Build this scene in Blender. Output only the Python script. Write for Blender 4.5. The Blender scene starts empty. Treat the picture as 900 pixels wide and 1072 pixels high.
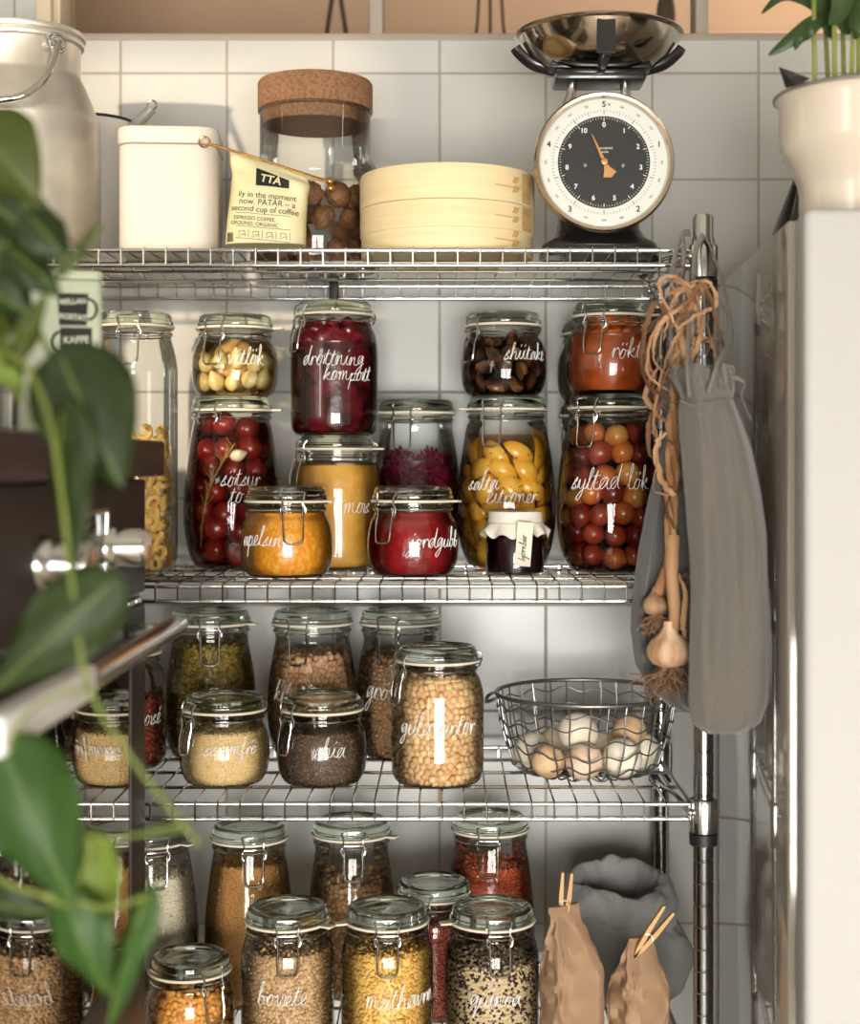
import bpy, bmesh, math, random
import numpy as np
from mathutils import Vector, Matrix, Quaternion, Euler
random.seed(7); RNG = np.random.default_rng(11)
SC = bpy.context.scene; COL = SC.collection
PI = math.pi
# ------------------------------------------------------------------ camera model
F = 1589.0; CX = 467.0; CY = 487.0; H = 1.52
def W(px, py, Y):                       # a pixel of the photograph at depth Y
    return Vector(((px-CX)/F*Y, Y, H-(py-CY)/F*Y))
def XA(px, Y): return (px-CX)/F*Y
D = 1.766; DR = 2.12; WALL = 2.17       # front posts, rear posts, tiled wall
S1, S2, S3, S4 = H+.254, H-.1367, H-.390, H-.693
cam = bpy.data.cameras.new('camera'); camo = bpy.data.objects.new('camera', cam); COL.objects.link(camo)
camo.location = (0, 0, H); camo.rotation_euler = (PI/2, 0, 0)
cam.sensor_fit = 'HORIZONTAL'; cam.sensor_width = 36; cam.lens = F*36/900
cam.shift_x = (450-CX)/900; cam.shift_y = -(536-CY)/900
cam.clip_start = .05
cam.dof.use_dof = True; cam.dof.focus_distance = 1.88; cam.dof.aperture_fstop = 3.6
SC.camera = camo
# ------------------------------------------------------------------ mesh builder
class MB:
    def __init__(s): s.v = []; s.f = []
    def add(s, vs, fs, M=None):
        o = len(s.v)
        if M is not None: vs = [M @ Vector(p) for p in vs]
        s.v += [tuple(p) for p in vs]; s.f += [tuple(i+o for i in f) for f in fs]; return s
    def lathe(s, prof, seg=48, M=None, rfun=None, close=False):
        vs = []; rings = []
        for r, z in prof:
            if r < 1e-6: rings.append([len(vs)]); vs.append((0, 0, z))
            else:
                rings.append(list(range(len(vs), len(vs)+seg)))
                for i in range(seg):
                    a = 2*PI*i/seg; k = rfun(a, z) if rfun else 1
                    vs.append((r*k*math.cos(a), r*k*math.sin(a), z))
        fs = []
        pr = list(zip(rings, rings[1:])) + ([(rings[-1], rings[0])] if close else [])
        for A, B in pr:
            if len(A) == 1 and len(B) == 1: continue
            for i in range(seg):
                j = (i+1) % seg
                if len(A) == 1: fs.append((A[0], B[j], B[i]))
                elif len(B) == 1: fs.append((A[i], A[j], B[0]))
                else: fs.append((A[i], A[j], B[j], B[i]))
        return s.add(vs, fs, M)
    def tube(s, pts, r, seg=8, closed=False, M=None, flat=None):
        P = [Vector(p) for p in pts]; n = len(P)
        if n < 2: return s
        R = r if isinstance(r, (list, tuple)) else [r]*n
        T = []
        for i in range(n):
            a = P[(i-1) % n] if (closed or i > 0) else P[i]
            b = P[(i+1) % n] if (closed or i < n-1) else P[i]
            t = b-a; T.append(t.normalized() if t.length > 1e-9 else Vector((0, 0, 1)))
        u = T[0].orthogonal().normalized(); vs = []
        for i in range(n):
            if i: u = (u - T[i]*u.dot(T[i])); u = u.normalized() if u.length > 1e-8 else T[i].orthogonal().normalized()
            w = T[i].cross(u)
            for k in range(seg):
                a = 2*PI*k/seg; vs.append(P[i] + (u*math.cos(a) + w*math.sin(a)*(flat or 1))*R[i])
        fs = []
        for i in range(n if closed else n-1):
            j = (i+1) % n
            for k in range(seg):
                l = (k+1) % seg; fs.append((i*seg+k, i*seg+l, j*seg+l, j*seg+k))
        if not closed: fs += [tuple(reversed(range(seg))), tuple(range((n-1)*seg, n*seg))]
        return s.add(vs, fs, M)
    def ell(s, c, rad, nu=20, nv=12, M=None, disp=None):
        if not hasattr(rad, '__len__'): rad = (rad,)*3
        vs = [(0, 0, -1)]; 
        for j in range(1, nv):
            p = -PI/2 + PI*j/nv
            for i in range(nu):
                a = 2*PI*i/nu; vs.append((math.cos(p)*math.cos(a), math.cos(p)*math.sin(a), math.sin(p)))
        vs.append((0, 0, 1))
        if disp: vs = [Vector(p)*disp(Vector(p)) for p in vs]
        vs = [Vector((p[0]*rad[0]+c[0], p[1]*rad[1]+c[1], p[2]*rad[2]+c[2])) for p in vs]
        fs = []
        for i in range(nu):
            k = (i+1) % nu; fs.append((0, 1+k, 1+i))
            for j in range(nv-2): fs.append((1+j*nu+i, 1+j*nu+k, 1+(j+1)*nu+k, 1+(j+1)*nu+i))
            fs.append((1+(nv-2)*nu+i, 1+(nv-2)*nu+k, len(vs)-1))
        return s.add(vs, fs, M)
    def box(s, c, d, bev=0, seg=2, M=None):
        bm = bmesh.new(); bmesh.ops.create_cube(bm, size=1)
        bmesh.ops.scale(bm, vec=d, verts=bm.verts)
        if bev: bmesh.ops.bevel(bm, geom=list(bm.edges), offset=bev, segments=seg, profile=.5, affect='EDGES')
        bmesh.ops.translate(bm, vec=c, verts=bm.verts)
        bm.verts.index_update()
        s.add([v.co.copy() for v in bm.verts], [[v.index for v in f.verts] for f in bm.faces], M); bm.free(); return s
    def grid(s, fn, nu, nv, M=None, wrap=False):
        vs = [fn(i/(nu if wrap else nu-1), j/(nv-1)) for j in range(nv) for i in range(nu)]
        fs = []
        for j in range(nv-1):
            for i in range(nu if wrap else nu-1):
                k = (i+1) % nu; fs.append((j*nu+i, j*nu+k, (j+1)*nu+k, (j+1)*nu+i))
        return s.add(vs, fs, M)
    def prism(s, poly, y0, y1, M=None):     # outline in x,z between two y's
        n = len(poly)
        vs = [(x, y0, z) for x, z in poly] + [(x, y1, z) for x, z in poly]
        fs = [tuple(range(n)), tuple(reversed(range(n, 2*n)))] + [(i+n, (i+1) % n+n, (i+1) % n, i) for i in range(n)]
        return s.add(vs, fs, M)
def build(name, mb, mat, parent=None, loc=None, sharp=40, flat=False, fixn=True):
    me = bpy.data.meshes.new(name)
    me.from_pydata(mb.v, [], mb.f); 
    if fixn:
        bm = bmesh.new(); bm.from_mesh(me); bmesh.ops.recalc_face_normals(bm, faces=bm.faces); bm.to_mesh(me); bm.free()
    if not flat:
        me.polygons.foreach_set('use_smooth', [True]*len(me.polygons)); me.set_sharp_from_angle(angle=math.radians(sharp))
    me.materials.append(mat); me.update()
    o = bpy.data.objects.new(name, me); COL.objects.link(o)
    if parent: o.parent = parent
    if loc is not None: o.location = loc
    return o
def tag(o, label, cat, group=None, kind=None):
    o['label'] = label; o['category'] = cat
    if group: o['group'] = group
    if kind: o['kind'] = kind
    return o
def thing(name, label, cat, loc=(0, 0, 0), rz=0, group=None):
    o = bpy.data.objects.new(name, None); COL.objects.link(o); o.empty_display_size = .02
    o.location = loc; o.rotation_euler = (0, 0, rz); return tag(o, label, cat, group)
def struct(name, mb, mat, parent=None, **k):
    o = build(name, mb, mat, parent, **k); o['kind'] = 'structure'; return o
def crom(pts, n=6, closed=False):
    P = [Vector(p) for p in pts]; m = len(P); out = []
    for i in range(m if closed else m-1):
        if closed: a, b, c, d = P[i-1], P[i], P[(i+1) % m], P[(i+2) % m]
        else: a, b, c, d = P[max(i-1, 0)], P[i], P[i+1], P[min(i+2, m-1)]
        for k in range(n):
            t = k/n
            out.append(.5*((2*b)+(c-a)*t+(2*a-5*b+4*c-d)*t*t+(3*b-a-3*c+d)*t**3))
    if not closed: out.append(P[-1])
    return out
# ------------------------------------------------------------------ materials
def lin(c):
    if max(c) > 1.001: c = [x/255 for x in c]
    return tuple((x/12.92 if x <= .04045 else ((x+.055)/1.055)**2.4) for x in c[:3]) + (1,)
MC = {}
class NT:
    def __init__(s, name):
        s.m = bpy.data.materials.new(name); s.m.use_nodes = True; s.t = s.m.node_tree; s.t.nodes.clear()
        s.out = s.n('ShaderNodeOutputMaterial')
    def n(s, t, **k):
        x = s.t.nodes.new(t)
        for a, b in k.items(): setattr(x, a, b)
        return x
    def l(s, a, b): s.t.links.new(a, b)
    def math(s, op, a, b=None):
        x = s.n('ShaderNodeMath', operation=op)
        for i, v in enumerate((a, b)):
            if v is None: continue
            if isinstance(v, (int, float)): x.inputs[i].default_value = v
            else: s.l(v, x.inputs[i])
        return x.outputs[0]
def mat(name, col, rough=.5, metal=0., col2=None, nscale=20., ndetail=3., bump=0., bscale=60., spec=.5, coat=0., sss=0.,
        island=0., stretch=None, trans=0., contrast=(.35, .65), sheen=0., ior=1.45, vor=False):
    if name in MC: return MC[name]
    q = NT(name); b = q.n('ShaderNodeBsdfPrincipled'); q.l(b.outputs[0], q.out.inputs[0])
    b.inputs['Base Color'].default_value = lin(col); b.inputs['Roughness'].default_value = rough
    b.inputs['Metallic'].default_value = metal; b.inputs['Specular IOR Level'].default_value = spec; b.inputs['IOR'].default_value = ior
    b.inputs['Coat Weight'].default_value = coat; b.inputs['Coat Roughness'].default_value = .08
    b.inputs['Transmission Weight'].default_value = trans; b.inputs['Sheen Weight'].default_value = sheen
    if sss: b.inputs['Subsurface Weight'].default_value = sss; b.inputs['Subsurface Radius'].default_value = (.01, .004, .002); b.inputs['Subsurface Scale'].default_value = .5
    tc = q.n('ShaderNodeTexCoord').outputs['Object']
    if stretch:
        mp = q.n('ShaderNodeMapping'); mp.inputs['Scale'].default_value = stretch; q.l(tc, mp.inputs[0]); tc = mp.outputs[0]
    cs = None
    if col2 is not None:
        rmp = q.n('ShaderNodeValToRGB'); rmp.color_ramp.elements[0].position = contrast[0]; rmp.color_ramp.elements[1].position = contrast[1]
        rmp.color_ramp.elements[0].color = lin(col); rmp.color_ramp.elements[1].color = lin(col2)
        if island:
            g = q.n('ShaderNodeNewGeometry'); q.l(g.outputs['Random Per Island'], rmp.inputs[0])
        elif vor:
            nz = q.n('ShaderNodeTexVoronoi'); nz.inputs['Scale'].default_value = nscale; q.l(tc, nz.inputs['Vector'])
            sp = q.n('ShaderNodeSeparateColor'); q.l(nz.outputs['Color'], sp.inputs[0]); q.l(sp.outputs[0], rmp.inputs[0])
        else:
            nz = q.n('ShaderNodeTexNoise'); nz.inputs['Scale'].default_value = nscale; nz.inputs['Detail'].default_value = ndetail
            q.l(tc, nz.inputs['Vector']); q.l(nz.outputs['Fac'], rmp.inputs[0])
        q.l(rmp.outputs[0], b.inputs['Base Color'])
    if bump:
        if vor: bz = q.n('ShaderNodeTexVoronoi'); bo = bz.outputs['Distance']
        else: bz = q.n('ShaderNodeTexNoise'); bz.inputs['Detail'].default_value = 4; bo = bz.outputs['Fac']
        bz.inputs['Scale'].default_value = bscale; q.l(tc, bz.inputs['Vector'])
        bp = q.n('ShaderNodeBump'); bp.inputs['Strength'].default_value = bump; bp.inputs['Distance'].default_value = .002
        q.l(bo, bp.inputs['Height']); q.l(bp.outputs[0], b.inputs['Normal'])
    MC[name] = q.m; return q.m
def thin_glass(name, tint=(.97, .985, .975), edge=(.42, .46, .40), refl=.08, rough=.02):
    if name in MC: return MC[name]
    q = NT(name)
    lw = q.n('ShaderNodeLayerWeight'); lw.inputs[0].default_value = .30
    fr = q.n('ShaderNodeFresnel'); fr.inputs[0].default_value = 1.48
    mx = q.n('ShaderNodeMix', data_type='RGBA'); mx.inputs[6].default_value = tint+(1,); mx.inputs[7].default_value = edge+(1,)
    p = q.math('POWER', lw.outputs['Facing'], 2.6); q.l(p, mx.inputs[0])
    tr = q.n('ShaderNodeBsdfTransparent'); q.l(mx.outputs[2], tr.inputs[0])
    gl = q.n('ShaderNodeBsdfGlossy'); gl.inputs['Roughness'].default_value = rough
    nz = q.n('ShaderNodeTexNoise'); nz.inputs['Scale'].default_value = 28; nz.inputs['Detail'].default_value = 1
    tc = q.n('ShaderNodeTexCoord'); q.l(tc.outputs['Object'], nz.inputs['Vector'])
    bp = q.n('ShaderNodeBump'); bp.inputs['Strength'].default_value = .12; bp.inputs['Distance'].default_value = .002
    q.l(nz.outputs['Fac'], bp.inputs['Height']); q.l(bp.outputs[0], gl.inputs['Normal'])
    ms = q.n('ShaderNodeMixShader'); f2 = q.math('MINIMUM', q.math('MULTIPLY', fr.outputs[0], refl*13), .9); q.l(f2, ms.inputs[0]); q.l(tr.outputs[0], ms.inputs[1]); q.l(gl.outputs[0], ms.inputs[2])
    q.l(ms.outputs[0], q.out.inputs[0]); MC[name] = q.m; return q.m
def liquid(name, col, dens):
    if name in MC: return MC[name]
    q = NT(name); tr = q.n('ShaderNodeBsdfTransparent'); q.l(tr.outputs[0], q.out.inputs[0])
    va = q.n('ShaderNodeVolumeAbsorption'); va.inputs[0].default_value = lin(col); va.inputs[1].default_value = dens
    q.l(va.outputs[0], q.out.inputs[1]); MC[name] = q.m; return q.m
CHROME = mat('chrome', (205, 208, 208), .16, 1., bump=.05, bscale=30)
STEELW = mat('wire_steel', (200, 200, 195), .18, 1.)
GLASS = thin_glass('jar_glass')
LIDG = mat('lid_glass', (214, 224, 208), .03, 0, trans=1., ior=1.45)
RUBBER = mat('gasket_rubber', (238, 228, 205), .55)
INK = mat('white_ink', (245, 245, 240), .6)
BLACKP = mat('black_paint', (22, 21, 21), .3, coat=.3)
# ------------------------------------------------------------------ room
def tile_mat():
    q = NT('wall_tiles'); b = q.n('ShaderNodeBsdfPrincipled'); q.l(b.outputs[0], q.out.inputs[0])
    tc = q.n('ShaderNodeTexCoord'); sx = q.n('ShaderNodeSeparateXYZ'); q.l(tc.outputs['Object'], sx.inputs[0])
    P = .1519
    def edge(o, off):
        v = q.math('MODULO', q.math('ADD', q.math('SUBTRACT', o, off), P*200), P)
        return q.math('MINIMUM', v, q.math('SUBTRACT', P, v))
    def cell(o, off): return q.math('FLOOR', q.math('DIVIDE', q.math('SUBTRACT', o, off), P))
    x0, z0 = XA(460, WALL), H+(CY-188)/F*WALL
    ex, ez = edge(sx.outputs[0], x0), edge(sx.outputs[2], z0)
    d = q.math('MINIMUM', ex, ez)
    ss = q.n('ShaderNodeMapRange', interpolation_type='SMOOTHSTEP'); ss.inputs[1].default_value = .0009; ss.inputs[2].default_value = .0026
    q.l(d, ss.inputs[0])
    cb = q.n('ShaderNodeCombineXYZ'); q.l(cell(sx.outputs[0], x0), cb.inputs[0]); q.l(cell(sx.outputs[2], z0), cb.inputs[1])
    wn = q.n('ShaderNodeTexWhiteNoise'); q.l(cb.outputs[0], wn.inputs[0])
    tv = q.n('ShaderNodeMix', data_type='RGBA'); q.l(wn.outputs[0], tv.inputs[0]); tv.inputs[6].default_value = lin((186, 187, 184)); tv.inputs[7].default_value = lin((193, 193, 189))
    mx = q.n('ShaderNodeMix', data_type='RGBA'); q.l(ss.outputs[0], mx.inputs[0]); mx.inputs[6].default_value = lin((156, 151, 142)); q.l(tv.outputs[2], mx.inputs[7])
    q.l(mx.outputs[2], b.inputs['Base Color'])
    rr = q.n('ShaderNodeMapRange'); q.l(ss.outputs[0], rr.inputs[0]); rr.inputs[3].default_value = .8; rr.inputs[4].default_value = .26; q.l(rr.outputs[0], b.inputs['Roughness'])
    nz = q.n('ShaderNodeTexNoise'); nz.inputs['Scale'].default_value = 9; nz.inputs['Detail'].default_value = 2
    ad = q.n('ShaderNodeVectorMath', operation='ADD'); sc = q.n('ShaderNodeVectorMath', operation='SCALE'); q.l(wn.outputs[1], sc.inputs[0]); sc.inputs[3].default_value = 5
    q.l(tc.outputs['Object'], ad.inputs[0]); q.l(sc.outputs[0], ad.inputs[1]); q.l(ad.outputs[0], nz.inputs['Vector'])
    b.inputs['Specular IOR Level'].default_value = .32
    hh = q.math('ADD', q.math('MULTIPLY', nz.outputs['Fac'], .9), ss.outputs[0])
    bp = q.n('ShaderNodeBump'); bp.inputs['Strength'].default_value = .35; bp.inputs['Distance'].default_value = .003
    q.l(hh, bp.inputs['Height']); q.l(bp.outputs[0], b.inputs['Normal'])
    return q.m
TILE = tile_mat()
PLASTER = mat('plaster', (222, 218, 210), .9)
XL, XR, YB, YF, ZC = -3.2, 2.4, -1.9, WALL, 2.75
sill = H+(CY-42)/F*WALL; wx0 = XA(40, WALL)
mb = MB()
mb.box(((XL+XR)/2, WALL+.06, sill/2), (XR-XL, .12, sill))
mb.box(((XL+wx0)/2, WALL+.06, (sill+ZC)/2), (wx0-XL, .12, ZC-sill))
mb.box(((wx0+XR)/2, WALL+.06, (sill+.45+ZC)/2), (XR-wx0, .12, ZC-sill-.45))
struct('wall_back', mb, TILE)
FL = mat('floor_wood', (214, 200, 180), .4, col2=(196, 180, 158), nscale=6, stretch=(1, 8, 1))
struct('floor', MB().box(((XL+XR)/2, .7, -.05), (XR-XL+.4, 5.6, .1)), FL)
struct('ceiling', MB().box(((XL+XR)/2, .7, ZC+.05), (XR-XL+.4, 5.6, .1)), PLASTER)
struct('wall_left', MB().box((XL-.05, .7, ZC/2), (.1, 5.6, ZC)), PLASTER)
struct('wall_right', MB().box((XR+.05, .7, ZC/2), (.1, 5.6, ZC)), PLASTER)
FARW = mat('far_room_paint', (230, 190, 160), .9)
struct('wall_beyond', MB().box(((XL+XR)/2, 3.35, ZC/2), (XR-XL, .1, ZC)), FARW)
# wall behind the camera with two windows, second lowered to shade upper tiles
WINS = [(-3.0, -1.98, .9, 2.45), (-.60, 1.30, .22, 1.64)]
mb = MB(); xs = [XL]+[v for w in WINS for v in w[:2]]+[XR]
for a, b in zip(xs[::2], xs[1::2]): mb.box(((a+b)/2, YB-.06, ZC/2), (b-a, .12, ZC))
for a, b, z0, z1 in WINS:
    mb.box(((a+b)/2, YB-.06, z0/2), (b-a, .12, z0)); mb.box(((a+b)/2, YB-.06, (z1+ZC)/2), (b-a, .12, ZC-z1))
struct('wall_front', mb, PLASTER)
WOODW = mat('window_paint', (225, 222, 214), .4)
for i, (a, b, z0, z1) in enumerate(WINS):
    mb = MB()
    for x in ((a+.02, b-.02) if i == 0 else (a+.02, (a+b)/2, b-.02)): mb.box((x, YB-.06, (z0+z1)/2), (.05 if x not in ((a+b)/2,) else .08, .05, z1-z0), .004)
    for z in (z0+.02, z1-.02): mb.box(((a+b)/2, YB-.06, z), (b-a, .05, .05), .004)
    struct('window_%d' % (i+2), mb, WOODW)
# interior window above the tiles
FRM = mat('window_frame_paint', (156, 146, 132), .5)
wf = MB()
xr = XR-.1
wf.box(((wx0+xr)/2, WALL+.035, sill+.0045), (xr-wx0, .072, .011), .002)
wf.box(((wx0+xr)/2, WALL+.03, sill+.43), (xr-wx0, .10, .05), .003)
for px, wd in ((394, 15), (733, 14), (1080, 14)): wf.box((XA(px, WALL+.02), WALL+.03, sill+.22), (wd/732, .05, .42), .003)
wo = struct('window_1', wf, FRM)
jm = MB(); jm.box((XA(50, WALL), WALL+.01, sill+.22), (.022, .07, .42), .003); jm.box((XA(60, WALL), WALL+.035, sill+.22), (.014, .09, .42), .002)
struct('window_jamb', jm, mat('jamb_paint', (214, 196, 168), .5), wo)
PANE = thin_glass('pane_glass', refl=.02, rough=.25)
e = [wx0+.03, XA(394, WALL), XA(733, WALL), XA(1080, WALL), xr]
for a, b in zip(e, e[1:]): struct('pane', MB().box(((a+b)/2, WALL+.05, sill+.22), (b-a-.01, .004, .38)), PANE, wo)
# things hanging in the room beyond the glass
DKM = mat('dark_utensil', (70, 52, 42), .6)
def tongs():
    t = thing('hanging_tongs', 'thin dark tongs hanging open behind the glass above the cork lidded jar', 'utensil', W(352, -40, 2.55))
    for s in (-1, 1): build('arm', MB().tube(crom([(0, 0, 0), (s*.006, 0, -.05), (s*.016, 0, -.12), (s*.021, 0, -.155)]), .004, 8), DKM, t)
    build('pivot', MB().ell((0, 0, .0), .007), DKM, t)
tongs()
t = thing('hanging_whisk', 'dark wire whisk hanging behind the glass left of the scale bowl', 'utensil', W(513, -60, 2.55))
build('handle', MB().tube([(0, 0, .08), (0, 0, 0)], .008, 10), DKM, t)
for k, s in enumerate((-1, 0, 1)): build('wire', MB().tube(crom([(0, 0, 0), (s*.016, 0, -.06), (s*.022, 0, -.14), (s*.026, 0, -.157)]), .0028, 6), DKM, t)
t = thing('hanging_ladle', 'dark twisted utensil hanging behind the glass above the right of the scale bowl', 'utensil', W(697, -60, 2.5))
build('handle', MB().tube([(0, 0, .05), (0, 0, -.09)], .005, 8), DKM, t)
build('bowl', MB().ell((0, 0, -.12), (.016, .012, .04)).ell((.004, 0, -.075), (.01, .008, .02)), DKM, t)
# ------------------------------------------------------------------ wire shelving
XPR = XA(736, D); XPL = -.66
def shelving():
    root = thing('wire_shelving_unit', 'chrome wire shelving unit with four shelves against the white tiled wall', 'shelf', ((XPL+XPR)/2, (D+DR)/2, 0))
    ox, oy = root.location.x, root.location.y
    DKP = mat('black_plastic', (28, 28, 30), .45)
    PST = mat('post_chrome', (150, 152, 152), .14, 1.)
    for x in (XPR, XPL):
        for y in (D, DR):
            p = MB(); prof = [(0, 0), (.0118, 0)]
            z = .02; top = H+.25
            while z < top:
                prof += [(.0118, z-.0016), (.0108, z-.0006), (.0108, z+.0006), (.0118, z+.0016)]; z += .0254
            prof += [(.0118, top), (.0118, top+.002), (0, top+.002)]
            p.lathe(prof, 24)
            po = build('post', p, PST, root, (x-ox, y-oy, 0))
            build('post_cap', MB().lathe([(0, H+.25), (.0135, H+.25), (.0135, H+.262), (.0122, H+.264), (.0122, H+.287), (.0105, H+.291), (0, H+.291)], 24), CHROME, po)
            build('foot', MB().lathe([(0, -.001), (.018, 0), (.018, .012), (.008, .018), (0, .018)], 20), DKP, po)
    n = 0
    for zi in (S1, S2, S3, S4):
        g = MB(); x0, x1 = XPL+.014, XPR-.014
        k0 = {0: 104, 1: 163, 2: 486, 3: 486}[n]
        px0 = XA(k0, D); pit = 23.45/F*D
        xs = []
        x = px0
        while x > x0: x -= pit
        x += pit
        while x < x1: xs.append(x); x += pit
        r = .0013
        for x in xs:
            g.tube([(x-ox, D-oy-.0035, zi-.0215), (x-ox, D-oy-.0035, zi-.003), (x-ox, D-oy-.001, zi-.0012), (x-ox, DR-oy+.001, zi-.0012), (x-ox, DR-oy+.0035, zi-.003), (x-ox, DR-oy+.0035, zi-.0215)], r, 6)
        for fr in (.27, .52, .77): 
            y = D+(DR-D)*fr; g.tube([(x0-ox, y-oy, zi-.005), (x1-ox, y-oy, zi-.005)], .0022, 8)
        sh = build('shelf', g, STEELW, root)
        for nm, y in (('front_rail', D), ('rear_rail', DR)):
            q = MB()
            for dz in (-.0042, -.0215): q.tube([(x0-ox, y-oy, zi+dz), (x1-ox, y-oy, zi+dz)], .0028, 10)
            build(nm, q, CHROME, sh)
        for x in (x0, x1):
            q = MB()
            for dz in (-.0042, -.0215): q.tube([(x-ox, D-oy, zi+dz), (x-ox, DR-oy, zi+dz)], .0028, 10)
            sx = -1 if x == x1 else 1
            for yy, sy in ((D, 1), (DR, -1)):
                for o in (0, .006): q.tube(crom([(x-ox, yy-oy+sy*.012, zi-.012), (x-ox+sx*.012, yy-oy+sy*(.05+o), zi-.004), (x-ox+sx*(.024+o), yy-oy+sy*.11, zi-.003), (x-ox+sx*.02, yy-oy+sy*.12, zi-.003)]), .0024, 8)
            build('side_rail', q, CHROME, sh)
            for yy in (D, DR):
                cx = XPL if x == x0 else XPR
                c = build('collar', MB().lathe([(.0125, -.03), (.0165, -.028), (.0172, .006), (.0160, .01), (.0125, .011)], 24), CHROME, sh, (cx-ox, yy-oy, zi-.008))
                build('clip', MB().lathe([(.0125, -.044), (.0160, -.043), (.0165, -.030), (.0125, -.03)], 24), DKP, c)
                build('screw', MB().ell((-.0165*(1 if cx == XPR else -1), -.010, -.004), .0042, 12, 8), CHROME, c)
        if n == 0:
            build('rear_clip', MB().box((XA(350, DR)-ox, DR-oy-.008, zi-.011), (.013, .008, .034), .002), DKP, sh)
        n += 1
    return root
shelving()
# ------------------------------------------------------------------ handwriting
L = {
'a': (.92, [[(.1,.1),(.5,.95),(.2,.85),(.08,.4),(.25,.02),(.55,.3),(.7,.95),(.68,.3),(.85,.02)]]),
'b': (.85, [[(0,.2),(.3,1.5),(.3,2.0),(.14,1.7),(.12,.3),(.35,0),(.6,.35),(.5,.8),(.25,.7),(.6,.72),(.85,.75)]]),
'c': (.75, [[(0,.1),(.55,.85),(.35,1),(.1,.6),(.2,.05),(.5,.05),(.75,.3)]]),
'd': (.95, [[(.1,.1),(.55,.9),(.25,.9),(.08,.45),(.25,.02),(.55,.35),(.75,2.0),(.68,.4),(.9,.02)]]),
'e': (.7, [[(0,.15),(.45,.6),(.4,.98),(.18,.9),(.12,.4),(.3,.02),(.7,.25)]]),
'f': (.7, [[(0,.1),(.35,1.2),(.45,1.95),(.25,1.8),(.22,.3),(.2,-.8),(.4,-.6),(.3,.05),(.7,.3)]]),
'g': (.88, [[(.1,.1),(.55,.9),(.25,.95),(.08,.55),(.25,.1),(.55,.4),(.66,.95),(.6,-.3),(.3,-1.0),(.12,-.7),(.5,-.1),(.85,.2)]]),
'h': (.9, [[(0,.2),(.3,1.5),(.28,2.0),(.14,1.6),(.12,.02),(.2,.6),(.5,.95),(.62,.6),(.62,.1),(.88,.1)]]),
'i': (.5, [[(0,.1),(.22,.95),(.2,.2),(.5,.1)], [(.22,1.35),(.32,1.55)]]),
'j': (.5, [[(0,.1),(.25,.95),(.2,-.5),(0,-1.0),(-.15,-.7),(.2,-.1),(.5,.2)], [(.27,1.35),(.37,1.55)]]),
'k': (.85, [[(0,.2),(.3,1.5),(.26,2.0),(.14,1.6),(.12,.02),(.2,.5),(.55,.95),(.5,.6),(.25,.5),(.55,.1),(.85,.1)]]),
'l': (.5, [[(0,.2),(.3,1.5),(.26,2.0),(.12,1.6),(.14,.2),(.5,.1)]]),
'm': (1.25, [[(0,.6),(.15,.95),(.15,.02),(.25,.7),(.45,.95),(.5,.05),(.6,.7),(.82,.95),(.88,.2),(1.2,.1)]]),
'n': (.9, [[(0,.6),(.15,.95),(.15,.02),(.27,.7),(.5,.95),(.58,.2),(.9,.1)]]),
'o': (.82, [[(.1,.3),(.3,.98),(.1,.55),(.2,.04),(.5,.15),(.55,.75),(.3,.98),(.55,.82),(.82,.8)]]),
'p': (.85, [[(0,.4),(.18,.95),(.14,-1.0),(.18,.5),(.45,.98),(.62,.55),(.45,.05),(.2,.15),(.85,.1)]]),
'q': (.88, [[(.1,.1),(.55,.9),(.25,.95),(.08,.5),(.25,.05),(.55,.4),(.66,.95),(.6,-.95),(.75,-.4),(.88,.2)]]),
'r': (.65, [[(0,.3),(.15,.95),(.15,.02),(.22,.65),(.45,.95),(.5,.8),(.62,.75)]]),
's': (.68, [[(0,.1),(.4,1.0),(.45,.7),(.2,.6),(.5,.25),(.25,.0),(.05,.1),(.68,.15)]]),
't': (.6, [[(0,.1),(.28,1.6),(.2,.2),(.6,.1)], [(-.05,1.1),(.55,1.2)]]),
'u': (.9, [[(0,.5),(.1,.95),(.12,.2),(.35,.02),(.55,.4),(.6,.95),(.62,.2),(.88,.1)]]),
'v': (.8, [[(0,.7),(.1,.95),(.28,.02),(.5,.6),(.55,.95),(.8,.85)]]),
'y': (.85, [[(0,.5),(.1,.95),(.15,.25),(.35,.1),(.55,.5),(.6,.95),(.55,-.4),(.25,-1),(.1,-.7),(.5,-.05),(.85,.2)]]),
' ': (.6, [])}
def acc(b, kind):
    w, s = L[b]
    return (w, s + ([[(.10,1.32),(.2,1.55)], [(.48,1.34),(.58,1.57)]] if kind == 'd' else [[(.35,1.35),(.25,1.5),(.38,1.6),(.45,1.45),(.35,1.35)]] if kind == 'r' else [[(.3,1.15),(.5,1.5)]]))
L['ä'] = acc('a', 'd'); L['ö'] = acc('o', 'd'); L['å'] = acc('a', 'r'); L['é'] = acc('e', 'a')
def handwriting(s):
    x = 0; out = []; cur = []
    for ch in s:
        w, st = L[ch]
        if ch == ' ':
            if cur: out.append(cur); cur = []
        j = random.uniform(-.06, .06); k = random.uniform(.9, 1.12)
        for i, q in enumerate(st):
            pts = [(x+a+b*.22, b*k+j) for a, b in q]
            if i == 0: cur += pts
            else: out.append(pts)
        x += w
    if cur: out.append(cur)
    return out, x
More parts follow.
